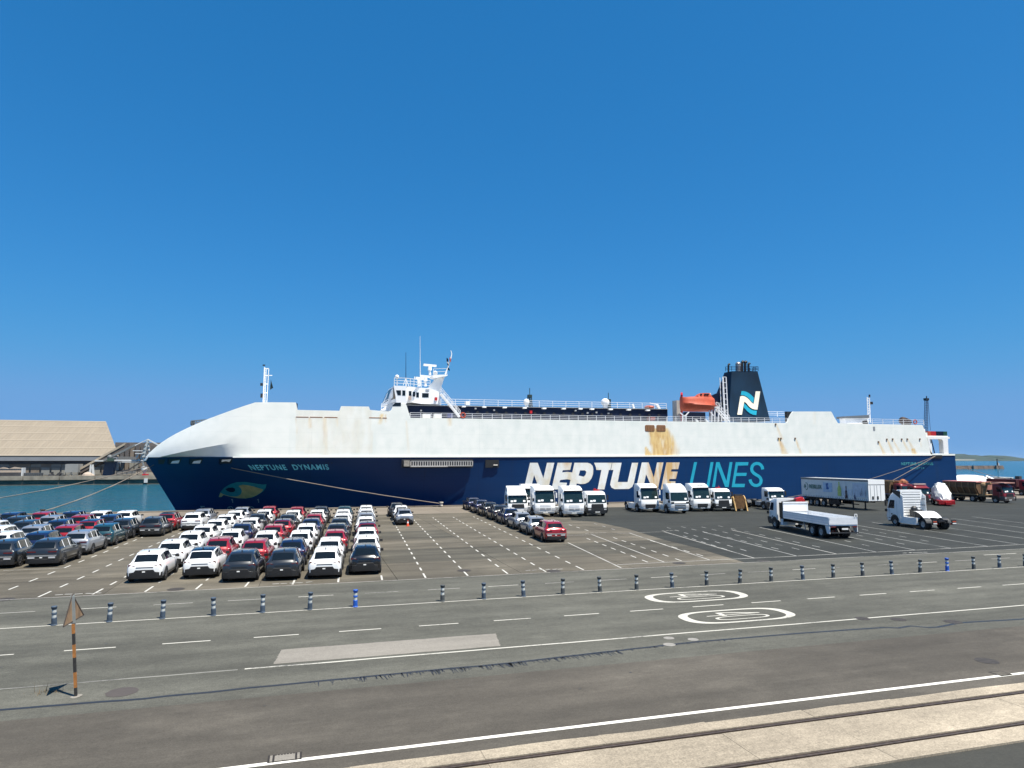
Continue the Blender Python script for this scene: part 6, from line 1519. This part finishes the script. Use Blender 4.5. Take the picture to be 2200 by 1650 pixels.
for k in range(9): FB('rib', 52+k*4,53+k*4,1016.5,1026.5,QF+6.8,.19,M_dk,o)
o = E_('scrap_machinery', 'jumble of dark machinery on the far quay below the grey hopper', 'machinery', 118, QF+6)
for q in ((103,112,1019,1028),(109,110.5,1014,1028),(112,124,1023,1028),(122,132,1016,1028),(131,136,1020,1028),(100,118,1022,1025)): FB('block', *q, QF+6+rw.random()*2, 2.5, M_dk if q[0] != 122 else M_st, o)
MB().bar(P(118,1026,QF+6),P(131,1015,QF+6),.9).build('arm', M_dk, o)
o = E_('loading_hopper', 'grey hopper bin on braced legs on the far quay', 'hopper', 153, QF+9); FB('bin', 139,168,997,1015,QF+9,6,mat('bin_grey',(.24,.245,.235),.7,var=.1,scale=.5),o)
for q in (140,153.5,166): FB('leg', q-.6,q+.6,1015,1028,QF+9.3,.5,M_st,o)
b = MB(); b.bar(P(140,1027,QF+9.2),P(153,1017,QF+9.2),.35).bar(P(153,1017,QF+9.2),P(166,1027,QF+9.2),.35).build('brace', M_st, o)
# conveyor gallery
o = E_('conveyor_gallery', 'long inclined conveyor gallery rising beside the warehouse', 'conveyor', 215, QF+12)
M_gal = mat('gallery_beige', (.36,.30,.225), .75, var=.12, scale=.5); M_gald = mat('gallery_brown', (.10,.082,.072), .8, var=.15, scale=.5)
def slope(name, p0, p1, h0, Y, dep, m_): 
    a, b_ = P(*p0,Y), P(*p1,Y); dz = h0
    MB().prism([(a.x,a.z),(b_.x,b_.z),(b_.x,b_.z+dz),(a.x,a.z+dz)], lambda x,z,d: (x,d,z), Y, Y+dep).build(name, m_, o)
slope('gallery_roof', (168,1012),(268,956), .9, QF+12, 5, M_gal); slope('gallery_side', (168,1020),(272,962), 1.9, QF+12.3, 4.6, M_gald); slope('lower_belt', (222,992),(290,958), .9, QF+10.5, 2, M_st)
for q0, q1 in ((196,193),(199,201)): MB().bar(P(q0,998,QF+11.5),P(q1,1024,QF+11.5),.7).build('leg', M_wt, o)
FB('walkway', 203,229,988.6,991.4,QF+11,2,M_wt,o); FB('walkway', 245.5,303,987.5,990.6,QF+11,2,M_wt,o); FB('walkway', 262,302,991.8,993.6,QF+10.5,2,M_wt,o)
FB('drive_house', 230,244,984.5,990.5,QF+10,4,mat('dark_green_box',(.03,.06,.045),.7),o); MB().sphere(P(236,982,QF+11),1.0,8,6).build('drive_drum', M_st, o)
o = E_('discharge_chute', 'dark blue slanting chute under the conveyor walkway', 'chute', 228, QF+13); a = [P(*q,QF+13) for q in ((226,992),(247,992),(241,1024),(219,1024))]
MB().prism([(v.x,v.z) for v in a], lambda x,z,d: (x,d,z), QF+13, QF+16).build('chute', mat('chute_blue',(.035,.055,.095),.7,var=.1,scale=.5), o); FB('top_frame', 225,248,990.8,992.4,QF+12.8,4,M_st,o)
o = E_('silo_block', 'row of pale grey bins on legs behind the ship bow', 'silo', 275, QF+18)
for k, (q0,q1) in enumerate(((248,256),(258,266),(267.5,276),(277.5,287),(288.5,297),(298.5,306))): FB('bin', q0,q1,993.5,1011.5,QF+18,7,pc[(k*2)%3] if k else M_wt,o)
for q in (250,262,272,283,295): FB('leg', q-.7,q+.7,1011.5,1027,QF+18.5,.6,M_st,o)
b = MB(); b.bar(P(252,1012,QF+17),P(275,1010,QF+17),.5).bar(P(275,1010,QF+17),P(304,992,QF+17),.5).bar(P(252,1012,QF+17),P(304,1009,QF+17),.4).build('pipe_brace', M_dk, o)
o = E_('back_shed', 'brown grey shed behind the conveyor and bins', 'shed', 290, QF+95); FB('wall', 243,350,951,1022,QF+95,30,mat('shed_brown',(.13,.115,.105),.8,var=.2,scale=.15),o)
for k in range(9): FB('wall_panel', 246+k*11,255+k*11,953+rw.random()*6,986,QF+94,.9,rw.choice([M_st,pc[1],mat('shed_dark',(.09,.085,.085),.8)]),o)
o = E_('loader_tower', 'pale leaning gantry tower with stays beside the bow', 'gantry', 308, QF+8)
a = [P(*q,QF+8) for q in ((315.5,944.5),(319,945),(309,988),(300,988))]; MB().prism([(v.x,v.z) for v in a], lambda x,z,d: (x,d,z), QF+8, QF+10).build('column', mat('gantry_pale',(.40,.43,.43),.6,var=.1,scale=.5), o)
b = MB().bar(P(317,944,QF+9),P(352,962,QF+9),.5).bar(P(317,944,QF+9),P(290,957,QF+9),.25).bar(P(317,946,QF+9),P(324,990,QF+9),.6); b.build('stay', M_wt, o)
for q in (950,958,966,974,982): MB().bar(P(312-(q-945)*.2,q,QF+7.8),P(322+(q-945)*.05,q+3,QF+8.8),.3).build('rung', M_st, o)
for q0,q1,y in ((285,306,967.5),(290,306,973.5)): FB('platform', q0,q1,y,y+1.6,QF+7,3,M_wt,o)
MB().bar(P(293,983,QF+8),P(298,975,QF+8),.5).build('pipe', M_wt, o); FB('base', 296,318,986,990,QF+8,4,M_wt,o)
o = E_('grab_hopper', 'white ribbed cone hopper hanging beside the ship stem', 'hopper', 310, QF+3)
for k,(y0,y1,w0,w1) in enumerate(((1002,1004.5,6,6.4),(1005.2,1009,6.6,6.8),(1009.6,1014,6.4,4.4),(1014.4,1020,4.2,1.6))):
    c = P(310,y0,QF+3); c2 = P(310,y1,QF+3); r0, r1 = [P(310+w,1005,QF+3).x-c.x for w in (w0,w1)]; MB().cyl(c,c2,r0,r1,12).build('cone_ring', M_wt, o)
MB().bar(P(306,991,QF+3),P(309,1002,QF+3),.5).build('hanger', M_st, o)
o = E_('red_feeder', 'bright red feeder machine on the far quay under the white cone', 'machine', 311, QF+2); FB('body', 301,320,1021.5,1026,QF+2,3,M_red,o); FB('top', 305,317,1018.5,1021.4,QF+2.2,2.5,M_red,o)
o = E_('fender_block', 'white fender block on the far quay face below the red feeder', 'fender', 313, QF-1.2); a, b_ = P(309,1037,QF-1.2), P(317,1028,QF-1.2); MB().bx(a.x,b_.x,QF-1.2,QF-.65,a.z,b_.z).build('block', M_wt, o)
o = E_('debris_pile', 'tan heap of loose cargo on the far quay', 'pile', 190, QF+3); MB().sphere((P(188,1024,QF+3).x,QF+3,.2),1.9,10,6,.8).sphere((P(194,1024,QF+3).x,QF+3.5,.1),1.4,10,6,.7).sphere((P(182,1024,QF+3).x,QF+3.2,.1),1.2,10,6,.6).build('heap', M_tan, o)
# dark cranes that rise behind the ship
def lattice(p, q, w, m_, name, par, n=8, t=.14):
    b = MB(); p, q = Vector(p), Vector(q); s_ = [Vector((dx,dy,0)) for dx in (-w,w) for dy in (-w,w)]
    for v in s_: b.bar(p+v, q+v*.55, t)
    for k in range(n):
        a = k/n; c = (k+1)/n; A1 = p+(q-p)*a; B1 = p+(q-p)*c; f0 = 1-.45*a; f1 = 1-.45*c
        b.bar(A1+s_[0]*f0, B1+s_[2]*f1, t*.7); b.bar(A1+s_[2]*f0, B1+s_[0]*f1, t*.7); b.bar(A1+s_[1]*f0, B1+s_[0]*f1, t*.7)
    return b.build(name, m_, par)
M_cr = mat('crane_green', (.018,.040,.036), .6, var=.2); M_crn = mat('crane_navy', (.05,.09,.16), .6, var=.2)
for k, (px, yt, yb) in enumerate(((1138,838,870),(1307,848,880))):
    Y = 190; o = E_('dock_crane', ('left' if k == 0 else 'right')+' dark A-frame crane top showing above the deckhouse', 'crane', px, Y); o.location.z = 0
    t = P(px,yt,Y); lattice((P(px-7,yb,Y).x,Y,0),(t.x-.3,Y,t.z-1.5),.5,M_cr,'jib_leg',o,22,.14); lattice((P(px+16,yb,Y).x,Y,0),(t.x+.2,Y,t.z-1.5),.45,M_cr,'jib_leg',o,22,.12)
    MB().bx(t.x-.6,t.x+.6,Y-.5,Y+.5,t.z-2.2,t.z-1.4).cyl((t.x,Y,t.z-1.5),(t.x,Y,t.z+.6),.1).build('crane_head', M_cr, o)
Y = 240; o = E_('harbour_crane', 'dark blue lattice crane mast rising behind the stern', 'crane', 1984, Y); t = P(1990,858,Y); lattice((P(1981,912,Y).x,Y,0),(t.x,Y,t.z),.75,M_crn,'mast',o,30,.16)
MB().bx(t.x-.9,t.x+.9,Y-.7,Y+.7,t.z-.5,t.z+.5).cyl((t.x+.2,Y,t.z),(t.x+.3,Y,t.z+1.5),.22).build('crane_head', mat('crane_black',(.012,.016,.024),.6), o); MB().bar((t.x+1,Y,t.z),(P(1999,925,Y).x,Y,P(1999,925,Y).z),.12).build('hoist_cable', M_crn, o)
tag(MB().bx(60,140,185,330,-8,0).build('back_quay', M_fq), kind='structure')
o = E_('loader_boom', 'grey lattice loader boom peeking over the white bow', 'gantry', 425, QF+4)
Yb = QF+4; b = MB()
for y in (903.5,908,914): b.bar(P(411,y+1,Yb),P(448,y-2,Yb),.45)
for k in range(7): b.bar(P(411+k*5.5,904,Yb),P(414+k*5.5,916,Yb),.35)
b.build('truss', M_st, o); FB('machine_house', 409,417,904,913,Yb,3,M_dk,o); FB('support', 428,436,912,1024,Yb+1,3,M_st,o)

# ================================================================== FAR SHORE AND QUAY ON THE RIGHT
hl_ = [(1900,979),(1960,976.5),(2040,974),(2055,975.5),(2068,975),(2075,976.5),(2085,977.5),(2097,977.5),(2108,980.5),(2117,983),(2120.5,978.8),(2124,978.2),(2130,978),(2140,978.4),(2152,979),(2162,979.4),(2170,982),(2178,985.5),(2184,987.1)]
hill = MB(); Yh = 3600; rws = []
hp_ = []
for i in range(len(hl_)-1):
    for k in range(6):
        t = k/6; hp_.append((hl_[i][0]+(hl_[i+1][0]-hl_[i][0])*t, hl_[i][1]+(hl_[i+1][1]-hl_[i][1])*t))
hp_.append(hl_[-1])
for f, zf_, dy in ((0,0,-250),(.15,.22,-190),(.35,.55,-110),(.7,.85,-40),(1,1,0),(1,.5,300),(1,0,600)):
    row = []
    for i, (px, py) in enumerate(hp_):
        p = P(px,py,Yh); z = max(WZ, p.z)
        nz_ = noise.fractal(Vector((px*.08, dy*.02, 5)),1,2,4)
        row.append((p.x, Yh+dy+nz_*30, WZ-1+(z-WZ+1)*zf_+(nz_*6*(.2+zf_) if 0 < zf_ < 1.01 and dy < 0 else nz_*2)))
    rws.append(row)
hill.grid(rws); tag(hill.build('hills', mat('hill_woodland',(.018,.036,.024),.9,var=.6,scale=.015,coord='Object'), smooth=60), kind='structure')
bc = MB().prism([(P(q[0],q[1],Yh-262).x, P(q[0],q[1],Yh-262).z) for q in ((1990,986.6),(2030,986.2),(2060,986.3),(2090,986.6),(2098,987.6),(2090,989.2),(2000,989.6))], lambda x,z,d: (x,d,z), Yh-262, Yh-255)
tag(bc.build('beach', mat('pale_sand',(.46,.42,.34),.9,var=.2,scale=.01)), kind='structure')
bwY = P(2100,1007,500).y; g0 = G(2100,1007.3,WZ)
bw = empty('breakwater', (g0.x,g0.y,WZ), 0, 'low brown stone breakwater in the sea beyond the stern', 'breakwater')
M_bw = mat('breakwater_stone', (.10,.075,.062), .9, var=.35, scale=.15)
x0 = P(1900,1000,g0.y).x; x1 = P(2153,1000,g0.y).x; hb_ = WZ+P(2100,1000.5,g0.y).z-P(2100,1007.3,g0.y).z
n = 22
for k in range(n):
    a, c = x0+(x1-x0)*k/n, x0+(x1-x0)*(k+1)/n
    MB().prism([(g0.y-3,WZ-2),(g0.y-1.4,hb_-.5-.2*(k%3)),(g0.y-1.2,hb_+.1*(k%2)),(g0.y+5,hb_),(g0.y+7,WZ-2)], lambda y,z,d: (d,y,z), a+.15, c-.15).build('wall_block', M_bw, bw)
for px in (2085,2134): MB().bx(P(px-1,1000,g0.y).x,P(px+1.2,1000,g0.y).x,g0.y-4,g0.y-2,WZ,hb_+.3).build('buttress', mat('pale_stone',(.22,.18,.15),.9), bw)
lh = empty('harbour_light', (P(2143,1000,g0.y+2).x,g0.y+2,hb_), 0, 'slim dark harbour light with a white base on the breakwater end', 'light tower')
xx = P(2143,1000,g0.y+2).x; zt_ = P(2143,985.5,g0.y+2).z
MB().cyl((xx,g0.y+2,hb_),(xx,g0.y+2,zt_),.75,.35,8).cyl((xx,g0.y+2,zt_-1),(xx,g0.y+2,zt_-.4),.8,.8,8).build('tower', M_dk, lh); MB().bx(xx+.9,xx+2.0,g0.y+1.5,g0.y+2.5,hb_,P(2145,994.5,g0.y+2).z).build('hut', M_wt, lh)
# white covered hull and site clutter on the right quay
o = E_('covered_boat', 'long white shrouded boat hull on the quay behind the hopper lorry', 'boat', 2090, 112)
rws = []
for px, yt, w in ((2040,1021,1.2),(2056,1020.5,1.5),(2075,1020,1.6),(2095,1020.5,1.6),(2106,1022,1.5),(2112,1026,1.2),(2114,1033,.6)):
    p = P(px,yt,114); rws.append([(p.x,114-w*1.6,.3),(p.x,114-w*1.5,p.z*.55),(p.x,114-w*.9,p.z*.9),(p.x,114,p.z),(p.x,114+w,p.z*.8),(p.x,114+w*1.4,.3)])
MB().grid(rws).build('shroud', M_film, o, smooth=60)
rws = []
for px, yt in ((2117,1022.5),(2121,1021.5),(2126,1024),(2130,1030)):
    p = P(px,yt,116); rws.append([(p.x,114,.3),(p.x,114.5,p.z*.8),(p.x,116,p.z),(p.x,118,.3)])
MB().grid(rws).build('shroud', M_film, o, smooth=60); a, b_ = P(2108,1021.5,113), P(2119,1034,113); MB().bx(a.x,b_.x,113.5,117,.2,a.z).build('grey_cover', M_grey, o)
o = E_('site_cabin', 'small white site cabin with a window near the right edge', 'cabin', 2167, 118); FB('shell', 2157,2177,1026.5,1040,118,3,M_white,o); FB('window', 2162.5,2166,1030,1034,117.9,.09,M_dk,o); FB('roof', 2156,2178,1025.4,1026.4,117.6,4,M_wt,o); FB('door', 2169.5,2172.5,1030,1040,117.9,.09,M_grey,o)
o = E_('digger_cab', 'green and dark machine cab right of the site cabin', 'machine', 2186, 117); FB('cab', 2180,2190,1028,1042,117,2.5,mat('machine_green',(.03,.07,.05),.6,var=.3,scale=1),o); FB('glass', 2182,2187,1030,1035,116.9,.09,M_glass,o); MB().bar(P(2186,1032,116.5),P(2190,1038,116.5),.4).build('arm', M_wt, o)
o = E_('steel_mast', 'dark steel column at the right edge of the quay', 'mast', 2193, 116); FB('column', 2191.5,2195,1023,1045,116,1,M_dk,o)
o = E_('red_tipper', 'dusty pink-red tipper body behind the maroon cab lorry', 'lorry', 2140, 97); a, b_ = P(2120,1036,97), P(2160,1052,97)
MB().prism([(a.x,a.z-.9),(a.x+1.2,a.z+.1),(b_.x-1,a.z-.4),(b_.x,b_.z),(a.x,b_.z)], lambda x,z,d: (x,d,z), 97, 99.5).build('tipper_body', mat('pink_rust',(.32,.13,.10),.8,var=.3,scale=1.5), o); MB().bx(a.x,b_.x,97.2,99.3,.5,b_.z-.05).build('chassis', M_chassis, o)
b = MB()
for q in (a.x+1,b_.x-1.2,b_.x-2.4): b.cyl((q,97.0,.5),(q,97.35,.5),.5,n=14)
b.build('wheel', M_tyre, o)
o = E_('parked_car', 'pale far car on the right quay behind the machine cab', 'car', 2172, 135); o.name = 'parked_car'; 
MB().prism([(-2.1,.3),(2.1,.3),(2.1,.8),(1.2,.95),(.5,1.45),(-1.3,1.45),(-2.0,.9)], lambda x,z,d: (o.location.x+x,135+d,z), 0, 1.7).build('body', M_wt, o); MB().prism([(1.0,.97),(.5,1.35),(-1.2,1.35),(-1.7,.97)], lambda x,z,d: (o.location.x+x,135+d,z), -.02, 1.72).build('side_window', M_glass, o)
b = MB(); 
for q in (-1.3,1.3): b.cyl((o.location.x+q,134.97,.32),(o.location.x+q,136.7,.32),.32,n=14)
b.build('wheel', M_tyre, o)

# ================================================================== AIR
hz = MB().bx(-12100,12100,-450,12100,-9.2,72).build('haze', None); tag(hz, 'thin sea haze over the harbour', 'haze', kind='stuff')
m = bpy.data.materials.new('sea_haze'); m.use_nodes = True; N = m.node_tree.nodes; L = m.node_tree.links
N.remove(N['Principled BSDF']); pv = N.new('ShaderNodeVolumePrincipled'); pv.inputs['Color'].default_value = (.62,.80,1,1); pv.inputs['Density'].default_value = 2.0e-5; pv.inputs['Anisotropy'].default_value = .0
L.new(pv.outputs[0], N['Material Output'].inputs['Volume']); hz.data.materials.append(m)
